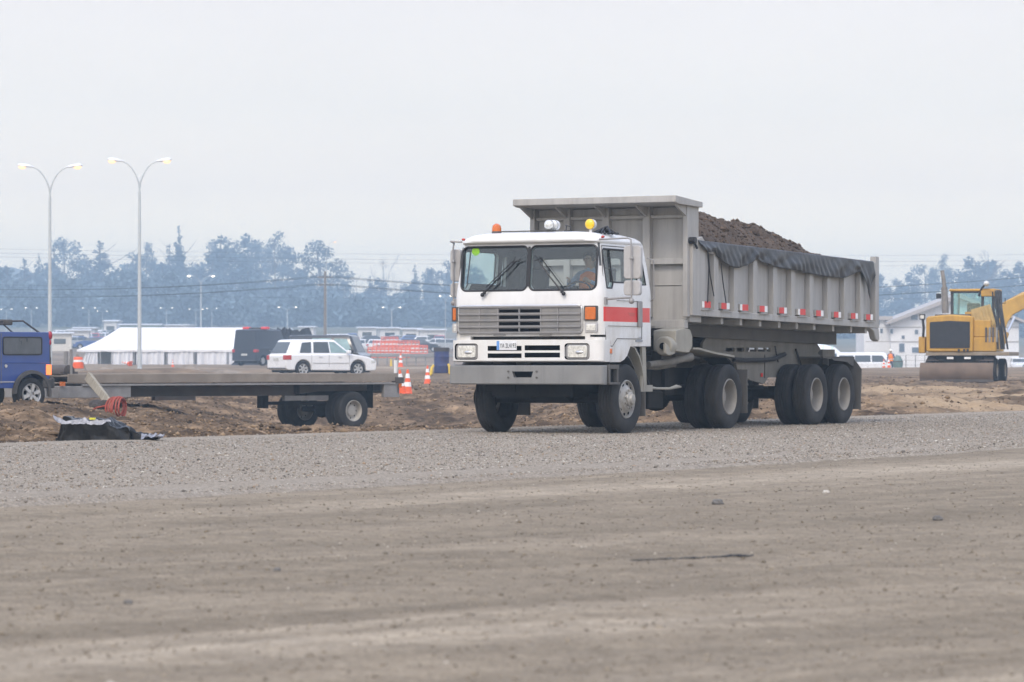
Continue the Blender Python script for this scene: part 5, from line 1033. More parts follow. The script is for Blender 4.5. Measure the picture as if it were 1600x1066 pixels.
for k,(dz,dx) in enumerate(((-.6,-.85),(-.6,.85),(-1.55,-.85),(-1.55,.85))):
    z = g+ht+dz; nm = ('upper left','upper right','lower left','lower right')[k]
    wire((X+dx,Y,z),(X-72,Y+25,z+.4),1.6,.030,f'power line running left from the {nm} insulator of the utility pole'); wire((X+dx,Y,z),(X+85,Y-10,z-.4),1.9,.030,f'power line running right from the {nm} insulator of the utility pole')
for k,(yl,yr) in enumerate(((392,401),(398,409),(386,392),(442,452),(457,462))):
    Y_ = 300+20*k; wire((px(-150,Y_),Y_,EYE+(CY-yl)*Y_/FPX),(px(1750,Y_),Y_+10,EYE+(CY-yr)*Y_/FPX),.5,.007 if k<3 else .009,('highest thin wire crossing the sky','second thin wire crossing the sky','thin wire above the tree tops','wire crossing in front of the tree tops','lowest wire crossing in front of the trees')[k],24)
# ------------------------------------------------------------------ flatbed trailer (heading 46 degrees) and blue off-roader towing it
class Frame:
    def __init__(s, x, Y, deg, z=0): s.t = R(deg); s.X = px(x,Y); s.Y = Y; s.z = z; s.d = (math.sin(s.t),math.cos(s.t)); s.n = (-math.cos(s.t),math.sin(s.t)); s.rz = R(90-deg)
    def P(s, x, y, v=0):
        k = (x-CX)/FPX; X0 = s.X+v*s.n[0]; Y0 = s.Y+v*s.n[1]; u = (k*Y0-X0)/(s.d[0]-k*s.d[1]); return u, EYE-(y-CY)*(Y0+u*s.d[1])/FPX-s.z
    def Q(s, x, y, u=0):
        k = (x-CX)/FPX; X0 = s.X+u*s.d[0]; Y0 = s.Y+u*s.d[1]; v = (k*Y0-X0)/(s.n[0]-k*s.n[1]); return v, EYE-(y-CY)*(Y0+v*s.n[1])/FPX-s.z
    def root(s, name, label, cat): return thing(name,label,cat,(s.X,s.Y,s.z),s.rz)
FT = Frame(553.8,79,46,-.56); fl = FT.root('flatbed_trailer','long low flatbed trailer with a grey wooden deck and dual rear wheels','trailer'); p = FT.P
M_deck = mat('weathered grey deck boards',(.27,.235,.195),.85,var=.15,vs=2,dirt=(.14,.11,.09),damt=.5,ds=1.5,bump=.4,bs=8); M_dsteel = mat('dark rusty trailer steel',(.075,.07,.068),.7,var=.25,vs=2,dirt=(.15,.09,.06),damt=.4,ds=1.6); M_lsteel = mat('light grey trailer steel',(.26,.255,.25),.55,var=.15,vs=3,dirt=(.12,.10,.09),damt=.5,ds=2)
M_tarrim = mat('cream truck rim',(.42,.40,.36),.6,var=.1,dirt=(.2,.17,.14),damt=.4,ds=5)
uL = p(107,590)[0]; uR = p(622,590)[0]; W_ = 2.45; a = p(300,584); b = p(300,597.5); zt, zb = a[1], b[1]; z600 = p(300,602.5)[1]; z619 = p(300,619)[1]
nb = 9; mb = MB(); mb.box(uL,uR,0,.05,zb,zt); 
mb.box(uL,uR,W_-.05,W_,zb,zt); mb.build('side_board',M_deck,fl,bevel=.01)
mb = MB()
for k in range(14): mb.box(uL+.02,uR-.02,.055+k*.168,.055+k*.168+.158,zt-.06,zt-.02)
mb.build('deck',M_deck,fl)
for v in (0,W_-.08): MB().box(uL+.4,uR,v-.02,v+.08,z600,zb-.03).build('side_rail',M_lsteel,fl,bevel=.006)
for v in (.55,1.75): 
    pts = [(p(150,604)[0],z600),(uR-.1,z600),(uR-.1,z600-.16),(p(520,619)[0],z600-.17),(p(482,619)[0],z619),(p(150,619)[0],z619)]
    mb = MB(); mb.prism(pts,'y',v,v+.10); mb.box(pts[5][0],pts[4][0],v-.05,v+.16,z619-.015,z619+.015); mb.build('main_beam',M_dsteel,fl)
for k in range(12): u = uL+.6+k*(uR-uL-.9)/11; MB().box(u,u+.08,.08,W_-.08,z600-.02,zb-.03).build('cross_member',M_dsteel,fl)
q_ = p(93,590)[0]; q2 = p(140,590)[0]
MB().box(q_,q2+1.2,.02,W_-.02,z619-.02,z600).build('front_plate',M_lsteel,fl,bevel=.01)
MB().box(p(600,605)[0],uR+.05,.0,.10,p(600,621)[1],z600+.01).box(p(600,605)[0],uR+.05,W_-.1,W_,p(600,621)[1],z600+.01).box(uR-.05,uR+.05,0,W_,p(600,621)[1]+.1,z600).build('rear_bumper',M_lsteel,fl,bevel=.01)
a = p(619.5,590); MB().cyl((a[0],.03,zt),.045,0,p(619,563)[1]-zt,'z',10).build('white_post',M_wht,fl); MB().box(a[0]-.05,a[0]+.22,-.03,.12,zb-.05,zb+.1).build('post_socket',M_dsteel,fl)
a = p(625,602); MB().box(a[0]-.05,a[0]+.05,-.02,.05,a[1]-.06,a[1]+.06).build('tail_lamp',M_amber,fl,bevel=.01)
MB().box(p(255,622)[0],p(318,622)[0],.3,.45,p(255,626)[1],p(255,620)[1]).build('spare_beam',M_dsteel,fl)
# suspension and wheels
mb = MB(); mb.cyl((0,0,.47),.07,.2,W_-.2,'y',12); mb.box(-1.3,1.1,.6,.68,.58,.66); mb.box(-1.3,1.1,1.8,1.88,.58,.66); mb.ball((0,W_/2,.45),.2,12); mb.box(-1.5,-1.3,.55,.75,.5,z600); mb.box(-1.5,-1.3,1.75,1.95,.5,z600); mb.box(.9,1.1,.55,.75,.5,z600); mb.box(-.9,.9,.75,1.7,.75,.95); mb.build('axle',M_under,fl)
mb = MB(); mb.box(-1.9,-.5,.4,.5,z619-.14,z619-.02); mb.build('spring_hanger',M_lsteel,fl)
tw = MB(); tw.lathe([(.27,.045),(.262,.03),(.262,.016),(.25,.012),(.24,.03),(.235,.06),(.225,.13),(.20,.15),(.15,.15),(.13,.10),(.09,.09),(.001,.09)],n=32); 
for k in range(8): a = k*math.pi/4; tw.lathe([(.02,0),(.001,-.003)],(.18*math.cos(a),.148,.18*math.sin(a)),'y',8,1)
tw = tw.build('wheel',[M_tarrim,M_holeshade]); MB().lathe([(r_*.9,t_*.95) for r_,t_ in tyre_prof()],n=48).build('tyre',M_tyre,tw,sharp=28)
for i,(v,fp) in enumerate(((0,0),(.60,1),(W_,1),(W_-.60,0))):
    o = tw if i==0 else dup(tw,(0,0,0)); o.parent = fl; o.location = (0,v,.472-.03); o.rotation_euler = (0,.3*i,R(180) if fp else 0)
# headboard posts and winch at the front end
for i,(x,yt,r_) in enumerate(((103,546,.035),(109,549,.05),(98,558,.03),(88,566,.03),(93,560,.025))):
    u,z = p(x,yt,.5); MB().cyl((u,.3+.35*i,0),r_,zt-.1,z,'z',8).build('stake_post',M_lsteel if i<2 else M_dsteel,fl)
mb = MB(); u,z = p(96,581,.6); mb.box(u-.25,u+.25,.3,1.2,zt,z); mb.cyl((u,.3,z),.16,0,.8,'y',14); mb.build('winch',M_dsteel,fl)
a = p(98,600); MB().box(a[0]-.05,a[0]+.05,-.03,.05,a[1]-.05,a[1]+.05).build('side_marker',M_amber,fl)
# stands leaning at the front: old timber with red hose
FB = Frame(50,70.5,46,.03); pb = FB.P
M_blue = mat('deep blue car paint',(.009,.05,.25),.28,var=.05,coat=.6,dirt=(.07,.085,.13),damt=.3,ds=2); blu = FB.root('offroad_vehicle','dark blue boxy off-road vehicle with a black roof rack cut off by the left edge','off-roader')
z = lambda y: pb(50,y)[1]; ub = pb(79,560)[0]; WB = 1.8
body = [(-3.6,z(606)),(-3.6,z(560)),(-2.6,z(554)),(-2.45,z(519)),(ub-.03,z(519)),(ub,z(524)),(ub,z(590)),(ub-.05,z(607))]
mb = MB(); mb.prism(body,'y',.03,WB); bo = mb.build('body',[M_blue],blu); r_ = .37; c_ = MB(); c_.cyl((0,0,r_),r_*1.18,-.1,.30,'y',28); c2 = MB(); c2.cyl((-2.7,0,r_),r_*1.18,-.1,.3,'y',28); c3 = MB(); c3.cyl((0,0,r_),r_*1.18,WB-.3,WB+.1,'y',28); cut(bo,[c_,c2,c3]); bv = bo.modifiers.new('bevel','BEVEL'); bv.width=.03; bv.segments=3; bv.limit_method='ANGLE'; bv.angle_limit=R(50)
mb = MB(); pts = [(r_*1.16*math.cos(R(a_)),-.02,r_+r_*1.16*math.sin(R(a_))) for a_ in range(-10,191,12)]; rings = [[(q[0],-.045,q[2]),(q[0]*1.16,-.045,r_+(q[2]-r_)*1.16),(q[0]*1.18,.05,r_+(q[2]-r_)*1.18),(q[0],.05,q[2])] for q in pts]; mb.loft(rings); mb.build('fender_flare',M_blkp,blu)
MB().box(.30,ub+.06,-.03,.25,z(607),z(592)).box(ub-.02,ub+.1,-.03,WB,z(607),z(590)).build('rear_bumper',M_blkp,blu,bevel=.03)
a,b = pb(6,527),pb(66,554); MB().prism(rrect(a[0],b[0],b[1],a[1],.04,3),'y',.018,.05,0).build('window',mat('dusty dark window',(.05,.06,.07),.25,var=.15,dirt=(.14,.15,.17),damt=.6,ds=4,spec=.8),blu); fr = [(q[0],.02,q[1]) for q in rrect(a[0],b[0],b[1],a[1],.04,3)]; MB().tube(fr+[fr[0]],.016,5).build('window_seal',M_blk,blu)
MB().prism([(-2.35,z(552)),(-2.2,z(526)),(-1.0,z(526)),(-1.0,z(552))],'y',.018,.04).build('window',M_win,blu); MB().prism([(-2.35,z(552)),(-2.2,z(526)),(-1.0,z(526)),(-1.0,z(552))],'y',WB-.01,WB+.01).build('window',M_win,blu)
MB().add([(-2.625,.2,z(552)),(-2.625,WB-.2,z(552)),(-2.49,WB-.25,z(524)),(-2.49,.25,z(524)),(-2.60,.2,z(552)),(-2.60,WB-.2,z(552)),(-2.46,WB-.25,z(524)),(-2.46,.25,z(524))],[(0,1,2,3),(7,6,5,4),(0,4,5,1),(1,5,6,2),(2,6,7,3),(3,7,4,0)]).build('windshield',M_win,blu)
for v in (.2,WB-.45): MB().box(-3.62,-3.58,v,v+.25,z(582),z(570)).build('headlight',M_clear,blu,bevel=.01)
MB().box(-3.72,-3.58,.0,WB,z(606),z(592)).build('front_bumper',M_blkp,blu,bevel=.02)
a = pb(3,540); MB().box(a[0]-.006,a[0]+.006,.022,.034,z(600),z(521)).build('door_seam',M_seam,blu); MB().tube([(pb(4,565)[0],.026,z(567)),(pb(77,565)[0],.026,z(567))],.008,4).build('body_crease',M_blue,blu)
a = pb(10,572); MB().cyl((a[0],.03,a[1]),.035,-.02,0,'y',12).build('fuel_cap',M_chrome,blu); MB().box(-1.2,-.45,.020,.032,z(597.5),z(596)).build('side_trim',M_mirr,blu)
a = pb(80,578); MB().box(ub-.10,ub+.03,.0,.13,z(586),z(570)).build('tail_lamp',emit('lit tail lamp',(1,.22,.06),1.2),blu,bevel=.01); MB().box(ub-.01,ub+.03,.04,.10,z(565),z(527)).build('rear_pillar',M_blkp,blu)
MB().ball((ub+.02,.05,z(524)),.07,12,sq=(.8,.8,1.4)).build('brake_lamp',mat('dark red lens',(.35,.02,.04),.25),blu); MB().ball((ub+.02,.05,z(535)),.05,10,sq=(.7,.7,1.3)).build('brake_lamp',mat('dark red lens',(.35,.02,.04),.25),blu)
wv = car_wheel(r_,.26); 
for i,(u,v,fp) in enumerate(((0,0,0),(0,WB,1),(-2.7,0,0),(-2.7,WB,1))):
    o = wv if i==0 else dup(wv,(0,0,0)); o.parent = blu; o.location = (u,v,r_-.03); o.rotation_euler = (0,0,R(180) if fp else 0)
for v in (.15,WB-.15):
    P = [(*pb(x,y),) for x,y in ((12,502),(42,501.5),(76,526))]; MB().tube([(P[0][0]-.3,v,P[0][1]),(P[0][0],v,P[0][1]),(P[1][0],v,P[1][1]),(P[2][0],v,P[2][1])],.022,8).tube([(pb(10,508)[0],v,z(506)),(pb(26,520)[0],v,z(520))],.018,6).build('rack_bar',M_blkp,blu)
mb = MB(); 
for i in range(5): a = pb(8+i*4,502.5); mb.box(a[0]-.10,a[0]+.10,.1+.3*i,.35+.3*i,z(508.5),z(499.5))
for i in range(5): a = pb(8+i*4,502.5); MB().prism(rrect(.1+.32*i,.36+.32*i,z(508.5),z(499.5),.03),'x',pb(10,503)[0],pb(24,503)[0]).build('rack_lamp',M_blkp,blu,bevel=.01)
# ------------------------------------------------------------------ things lying between the trailer and the road
def at(x,y,Y): return Vector((px(x,Y),Y,EYE-(y-CY)*Y/FPX))
M_timber = mat('dusty pale timber',(.34,.30,.22),.9,var=.2,vs=5,dirt=(.13,.10,.08),damt=.6,ds=4); mb = MB(); A_,B_ = at(138,589,70.5),at(174,634,64.8); dd = (B_-A_).normalized(); s_ = dd.cross(Vector((0,1,0))).normalized()
def beam(a,b,w,d,m=0,mb=None,taper=1): 
    mb = mb or MB(); dd = (b-a).normalized(); s_ = dd.cross(Vector((0,1,0))).normalized(); f_ = s_.cross(dd)
    rings = [[tuple(c+s_*sx*w*k+f_*sy*d*k) for sx,sy in ((-.5,-.5),(.5,-.5),(.5,.5),(-.5,.5))] for c,k in ((a,1),(b,taper))]; return mb.loft(rings,m)
o = beam(A_,B_,.20,.10,taper=.75).build('timber_prop',M_timber,None,bevel=.012); tag(o,'pale timber board leaning at a slant against the flatbed trailer','timber')
o = MB().cyl((0,0,0),.16,0,.26,'z',14).ball((.12,0,.14),.15,10).build('timber_cap',M_timber,o) if False else None
mb = MB(); C_ = at(187,637,61.5); rr = random.Random(9)
for k in range(6):
    r_ = .20+.012*rr.uniform(-1,1); th = R(28+9*k+rr.uniform(-2,2)); pts = [C_+Vector((r_*math.cos(a)*math.cos(th)*.9+.03*k-.1, r_*math.cos(a)*math.sin(th)+.02*math.sin(3*a), r_*math.sin(a)*.98)) for a in [2*math.pi*i/28 for i in range(29)]]; mb.tube(pts,.019,6)
mb.tube([C_+Vector((-.2,0,.05)),C_+Vector((-.45,.1,.0)),C_+Vector((-.75,.2,-.16))],.018,6)
o = mb.build('hose_coil',mat('red rubber hose',(.34,.05,.03),.6,var=.2,dirt=(.14,.09,.07),damt=.4,ds=6),None); tag(o,'coil of red hose lying on the soil under the flatbed trailer','hose')
mb = MB(); c0 = at(158,634,65); g0 = hz(c0.x,c0.y)
def lump(c,rx,ry,rz_,seed,m,amp=.35,n=24):
    mb = MB(); vs, fs = _ball((0,0,0),1,n,n//2,(1,1,1)); out_ = []
    for v in vs:
        q = Vector(v); k = 1+amp*noise.fractal(q*1.7+Vector((seed*3.1,0,0)),1,2.1,5); out_.append((c[0]+v[0]*rx*k,c[1]+v[1]*ry*k,c[2]+v[2]*rz_*k))
    return mb.add(out_,fs,m)
o = lump((c0.x,c0.y,g0+.08),.30,.3,.2,3,0).build('mud_lump',mat('dark wet mud',(.035,.026,.02),.8,var=.4,bump=.6,bs=12),None,sharp=0); tag(o,'lump of dark wet mud below the leaning timber board','mud lump')
# black plastic sheet over a crate by the road edge
bY = 43.5; X0_ = px(102,bY); gz = EYE-(691-CY)*bY/FPX+.01
pl_ = mat('black plastic sheeting',(.006,.006,.007),.30,var=.1,bump=.5,bs=14,spec=.4)
def crate(a,b):
    # crumpled sheet: box-like on the left, sinking to folds on the right
    u = -.10+1.36*a; f = lambda s_: float(noise.fractal(Vector((u*5,b*6,s_)),1,2.1,5)); h = .30 if u<.62 else .30-.24*min(1,(u-.62)/.45); h *= min(1,max(0,(u+.07)/.07)); dep = .42*(1 if u<.9 else .6)
    t = b*4
    if t<1: y,zz = -dep/2-.02*f(1), h*t-.12*(1-t)
    elif t<3: y,zz = -dep/2+dep*(t-1)/2, h+.035*f(2)+(.03 if u<.1 else 0)
    else: y,zz = dep/2, h*(4-t)
    return (u+.02*f(3)*(1 if u>.6 else .3), y+.02*f(4), zz+(.03*f(5)*(2 if u>.6 else .3) if t>.5 else 0))
o = MB().grid(crate,110,60).build('plastic_bundle',pl_,None,sharp=60,loc=(X0_,bY,gz)); tag(o,'crumpled black plastic bundle lying at the far edge of the gravel road','plastic sheeting')
m_sil = mat('shiny grey plastic',(.20,.21,.25),.3,var=.4,vs=20,bump=.8,bs=25,spec=.8)
def lip(a,b): u = -.10+.75*a; n_ = noise.fractal(Vector((u*9,b*3,7)),1,2.1,5); return (u-.04*(1-b)*(1 if a<.1 else 0), -.235-.03*b+.02*n_, .30+.045*n_-.055*b+(.06*(1-a*9) if a<.11 else 0))
MB().grid(lip,60,6).build('sheet_rim',m_sil,o,sharp=0)
def tip(a,b): u = 1.05+.30*a; n_ = noise.fractal(Vector((u*9,b*5,2)),1,2.1,5); return (u,-.2+.22*b+.02*n_,.09+.06*n_-.05*abs(b-.5))
MB().grid(tip,24,12).build('sheet_tip',m_sil,o,sharp=0); MB().box(.36,.44,-.25,-.16,.30,.325).build('yellow_tag',mat('yellow tag',(.65,.62,.05),.5),o)
# ------------------------------------------------------------------ cones, barrels, posts
M_or = mat('orange cone plastic',(.80,.12,.035),.45,var=.06); M_cw = mat('white reflective collar',(.80,.80,.80),.4)
def cone_proto():
    t = thing('traffic_cone','x','traffic cone'); H = .78; MB().prism(rrect(-.2,.2,-.2,.2,.04),'z',0,.035).build('base',M_or,t,bevel=.006)
    R1 = lambda z: .155-(.155-.03)*z/H
    MB().lathe([(R1(z),z) for z in (.03,.2,.4,.6,H)]+[(.001,H+.01)],(0,0,0),'z',24).build('cone_body',M_or,t)
    for a,b in ((.26,.40),(.52,.66)): MB().lathe([(R1(a)+.003,a),(R1(b)+.003,b)],(0,0,0),'z',24).build('reflective_collar',M_cw,t)
    return t
def solveY(x, y, lo, hi):
    return min((abs(CY-FPX*(hz(px(x,Y),Y)-EYE)/Y-y),Y) for Y in np.arange(lo,hi,.5))[1]
YC = {0:float(solveY(637,617,86,112)),2:float(solveY(668,602,100,145))}; YC[1] = YC[0]-.8
cp = cone_proto(); G_ = 'orange and white traffic cones'
for i,(x,Y,lab,tilt,sc) in enumerate([(637,93,'upright orange and white traffic cone nearest the tail of the flatbed trailer',(0,0),1.0),(628.5,92.2,'tilted traffic cone wedged against the tail end of the flatbed trailer',(0,R(-9)),.95),(668,128,'traffic cone standing alone between the flatbed trailer and the blue bin',(0,0),1.0),(626,205,'far traffic cone above the white post of the flatbed trailer',(0,0),1.15),(700,160,'traffic cone just right of the blue bin beside the truck cab',(0,0),.8),(1381,186,'left of two traffic cones beside the white minibus',(0,0),.75),(1389,183,'right of two traffic cones beside the white minibus',(0,0),.75),(204,228,'traffic cone lying in front of the white tent beside the tall lamp',(R(80),0),1.0),(270,205,'small traffic cone showing just above the trailer deck below the tent',(0,0),.6)]):
    Y = YC.get(i,Y) if i in YC else Y; X,Y_,g = on(x,Y); g = hz(X,Y_); o = cp if i==0 else dup(cp,(0,0,0)); o.location=(X,Y_,g-.01+(.15 if i==7 else 0)); o.rotation_euler=(tilt[0],tilt[1],R(20+31*i)); o.scale=(sc,)*3; o['label']=lab; o['group']=G_
X,Y_,g = on(690,150); g = hz(X,Y_,False); z0 = EYE-(577-CY)*150/FPX
bd = thing('waste_drum','tall dark blue metal drum standing left of the dump truck cab','drum',(X,150,min(g,z0))); hh = (577-537.5)*150/FPX+.0
MB().lathe([(.001,0),(.345,0),(.355,.03),(.35,.3),(.362,.33),(.35,.36),(.35,hh*.62),(.362,hh*.64),(.35,hh*.67),(.35,hh*.85)],(0,0,0),'z',28).build('drum_body',mat('dark blue drum paint',(.022,.045,.17),.5,var=.2,vs=3,dirt=(.10,.06,.06),damt=.6,ds=2.5),bd); MB().lathe([(.375,hh*.85),(.375,hh),(.001,hh+.01)],(0,0,0),'z',28).build('lid',mat('dark grey lid',(.06,.055,.055),.7,var=.2),bd)
M_yel = mat('yellow safety plastic',(.75,.52,.05),.5,var=.1)
for i,(x,x2,Y,lab) in enumerate([(673.5,678,148,'yellow plastic guard leaning against the left side of the blue drum'),(703,700,149,'yellow plastic guard on the right side of the blue drum'),(611,611,215,'yellow post in front of the guardrail left of the cones')]):
    X,Y_,g = on(x,Y); g = hz(X,Y_,False); mb = MB(); dx = (x2-x)*Y/FPX; mb.tube([(-dx,0,0),(0,0,.1),(dx*.3,0,.38),(dx,0,.50)],[.09,.08,.06,.05],10); o = mb.build('guard_post',M_yel,None,loc=(X,Y_,g)); tag(o,lab,'guard post',None)
# far guardrail, safety netting
gr = thing('guardrail','long grey guardrail running across behind the blue drum','guardrail',on(640,232)); kx = FPX/232; zz = lambda y: EYE+(CY-y)/kx-gr.location.z
xs_ = [ (x-640)/kx for x in range(575,741,15)]
MB().prism([(-.03,zz(558)),(-.06,zz(556.8)),(-.03,zz(555.5)),(-.06,zz(554)),(-.03,zz(553)),(.0,zz(553)),(.0,zz(558))],'x',xs_[0],xs_[-1]+1).build('rail',mat('dull galvanised rail',(.26,.27,.28),.5,metal=.2,var=.1,dirt=(.2,.18,.15),damt=.4),gr)
for x in xs_: MB().box(x-.05,x+.05,0,.1,0,zz(553.2)).build('post',M_lsteel,gr)
M_net = mat('orange safety netting',(.72,.16,.10),.8,var=.2); M_netw = mat('pale netting band',(.72,.68,.68),.8)
for i,(x0,x1,yt,h,Y,lab) in enumerate([(583,655,533,.95,300,'orange safety netting fence, middle row behind the guardrail'),(596,622,527,1.0,335,'orange safety netting fence, highest row at the back'),(575,640,543,.85,275,'orange safety netting fence, lowest row nearest the guardrail'),(628,668,540,.85,290,'orange safety netting fence, right-hand row left of the truck cab')]):
    r0 = thing('safety_fence',lab,'fence',on((x0+x1)/2,Y),0,'orange safety netting'); w = (x1-x0)*Y/FPX; zc = EYE+(CY-yt)*Y/FPX-r0.location.z; mb = MB(); mw = MB()
    for j in range(7): z_ = zc-h+h*j/6; (mb if j not in (2,4) else mw).box(-w/2,w/2,-.01,.01,z_-.045,z_+.045)
    n_ = int(w/.35)
    for j in range(n_+1): x_ = -w/2+w*j/n_; mb.box(x_-.035,x_+.035,-.012,.012,zc-h,zc)
    mb.build('net',M_net,r0); mw.build('net_band',M_netw,r0)
    for j in range(int(w/2.4)+1): MB().box(-w/2+2.4*j-.03,-w/2+2.4*j+.03,.02,.08,min(0,zc-h),zc+.1).build('post',M_dsteel,r0)
# dirt heaps, workers
heap('low brown dirt heap in front of the tent near its left end',160,172,1.7,1.5,.30,M_pile,seed=1,grp='dirt heaps behind the trailer'); heap('long low brown dirt heap in front of the middle of the tent',290,168,3.0,1.6,.34,M_pile,seed=2,grp='dirt heaps behind the trailer'); heap('brown dirt heap left of the white tent beside the trailer front',121,150,1.0,1.2,.75,M_pile,seed=4,grp='dirt heaps behind the trailer'); heap('low dirt heap under the rear of the white estate car',352,158,2.6,1.6,.34,M_pile,seed=6,grp='dirt heaps behind the trailer')
for i,(x,Y,lab,rz) in enumerate([(1392,215,'standing worker in an orange vest beside the white minibus',R(-30))]):
    X,Y_,g = on(x,Y); person(lab,(X,Y_,hz(X,Y_,True)-.02),rz,STAND)
X,Y_,g = on(124,148); o = MB().lathe([(.001,0),(.24,0),(.26,.02),(.25,.25),(.22,.27),(.21,.5),(.19,.53),(.001,.54)],(0,0,0),'z',20).build('traffic_barrel',M_or,None,loc=(X,Y_-.4,EYE-(576-CY)*148/FPX)); tag(o,'orange and white traffic barrel on the dirt heap left of the tent','traffic barrel')
for a_,b_ in ((.06,.14),(.30,.40)): MB().lathe([(.256 if a_<.2 else .222,a_),(.254 if a_<.2 else .218,b_)],(0,0,0),'z',20).build('reflective_band',M_cw,o)
# ------------------------------------------------------------------ sheds, parked cars
M_shed = mat('off white shed wall',(.70,.70,.70),.7,var=.06,dirt=(.5,.46,.42),damt=.3); M_roof = mat('pale metal roof',(.55,.57,.60),.5,var=.08)
def shed(x0,x1,yt,Y,lab,col=None,dep=6,roofc=None,pitch=.12):
    w = (x1-x0)*Y/FPX; o = on((x0+x1)/2,Y); h = EYE+(CY-yt)*Y/FPX-o[2]; t = thing('site_shed',lab,'shed',o,R(random.uniform(-8,8)),'low pale sheds beyond the site'); h = max(h,2.2); m = col or M_shed
    MB().box(-w/2,w/2,-dep/2,dep/2,-.3,h*(1-pitch)).build('wall',m,t); MB().prism([(-dep/2-.3,h*(1-pitch)),(dep/2+.3,h*(1-pitch)),(dep/2+.3,h*(1-pitch)+.12),(0,h),(-dep/2-.3,h*(1-pitch)+.12)],'x',-w/2-.3,w/2+.3).build('roof',roofc or M_roof,t)
    n_ = max(1,int(w/4))
    for j in range(n_): x_ = -w/2+w*(j+.5)/n_; MB().box(x_-.7,x_+.7,-dep/2-.04,-dep/2+.02,h*.35,h*.62).build('window',M_win,t)
shed(592,622,512,470,'small white shed left of the far lamp above the orange netting'); shed(632,658,517,450,'white shed above the right end of the orange netting'); shed(655,694,522,430,'long low pale shed left of the dump truck cab'); shed(560,588,521,480,'small pale shed right of the black van roof')
shed(190,252,506,520,'long pale green shed whose roof shows above the tent ridge',mat('pale green wall',(.5,.6,.56),.7)); shed(166,186,500,560,'small white shed above the left slope of the tent roof'); shed(108,140,529,420,'low white shed left of the tent roof'); shed(76,112,538,380,'long low cream shed just right of the blue off-roader',mat('cream wall',(.66,.62,.55),.7)); shed(470,492,511,500,'white shed behind the dark stockpile'); shed(118,150,517,470,'pale grey shed in the far lot left of the tent',M_roof); shed(262,300,507,560,'pale shed showing above the right part of the tent ridge')
PC = {}
for nm,c in (('white',(.75,.76,.78)),('silver',(.38,.40,.42)),('blue',(.05,.10,.28)),('dark',(.03,.035,.045)),('red',(.35,.04,.04))):
    PC[nm] = car('parked_car','x','car',(0,0,0),0,paint=mat(nm+' distant car paint',c,.3,coat=.4),wins=[([(-1.5,1.0),(-1.3,1.36),(-.1,1.38),(-.05,1.0)],None),([(.02,1.0),(-.02,1.38),(.3,1.37),(.85,1.0)],None)],L=4.3,W=1.72,r=.31,wb=(-1.28,1.3),belt=.94,roofz=1.46,bx=(-1.9,1.05),rx=(-1.4,.25),detail=False)
rr = random.Random(21); spots = []
for row,(xa,xb,Y,n_) in enumerate([(60,150,400,7),(66,168,455,8),(84,180,510,8),(4,66,430,4),(560,705,372,8),(575,700,408,6),(210,470,560,9),(1575,1660,330,3),(505,556,440,3)]):
    for k in range(n_): spots.append((xa+(xb-xa)*(k+.5)/n_+rr.uniform(-3,3),Y+rr.uniform(-10,10),row,k))
rown = ['nearest row left of the tent','second row left of the tent','back row left of the tent','row behind the blue off-roader','row behind the guardrail','back row behind orange netting','row beyond the tent ridge','row behind the excavator boom','row behind the black van']; used = {}; ordn = ['first','second','third','fourth','fifth','sixth','seventh','eighth','ninth','tenth']
for x,Y,row,k in spots:
    nm = rr.choice(('white','white','silver','blue','dark','white','red')); X,Y_,g = on(x,Y); rz = R(rr.choice((0,90,180,270,20,200))+rr.uniform(-12,12)); lab = f'distant {nm} car, {ordn[k]} from the left in the {rown[row]}'
    if nm not in used: o = PC[nm]; used[nm] = 1; o.location=(X,Y_,g); o.rotation_euler=(0,0,rz)
    else: o = dup(PC[nm],(X,Y_,g),rz)
    o['label'] = lab; o['group'] = 'cars parked in the far lots'
for nm,o in list(PC.items()):
    if nm not in used:
        for c in list(o.children): 
            for d in list(c.children): bpy.data.objects.remove(d)
            bpy.data.objects.remove(c)
        bpy.data.objects.remove(o)
# ------------------------------------------------------------------ right side: building, minibus, mixer truck, bin
BY = 330; kb = FPX/BY; X,Y_,g = on(1440,BY); bl = thing('white_building','pale three-storey building with a gabled roof behind the yellow excavator','building',(X,Y_,g)); bx_ = lambda x:(x-1440)/kb; bz_ = lambda y: EYE+(CY-y)/kb-g
M_bw = mat('pale rendered wall',(.80,.80,.80),.8,var=.05,vs=.4,dirt=(.5,.49,.48),damt=.35,ds=.3); M_broof = mat('beige sheet roof',(.42,.39,.37),.7,var=.08); M_bwin = mat('blue grey window pane',(.10,.14,.19),.15,spec=.8)
MB().prism([(bx_(1392),-.5),(bx_(1592),-.5),(bx_(1592),bz_(505)),(bx_(1497),bz_(466)),(bx_(1392),bz_(503))],'y',0,9).build('wall',M_bw,bl)
MB().prism([(bx_(1384),bz_(503)),(bx_(1497),bz_(459)),(bx_(1600),bz_(501)),(bx_(1600),bz_(505)),(bx_(1497),bz_(466)),(bx_(1384),bz_(508))],'y',-.9,9.6).build('roof',M_broof,bl)
MB().box(bx_(1352),bx_(1392)-.01,1,9,-.5,bz_(500)).build('wing_wall',M_bw,bl); MB().box(bx_(1350),bx_(1396),.6,9.3,bz_(500),bz_(494)).build('wing_roof',M_broof,bl)
MB().box(bx_(1356),bx_(1376),.93,1.05,bz_(508),bz_(501)).box(bx_(1385),bx_(1391),.93,1.05,bz_(508),bz_(501)).build('window_band',M_bwin,bl)
for y in (511.5,534): MB().box(bx_(1352),bx_(1592),-.06 if y>0 else 0,.0,bz_(y)-.05,bz_(y)+.05).build('ledge',M_broof,bl)
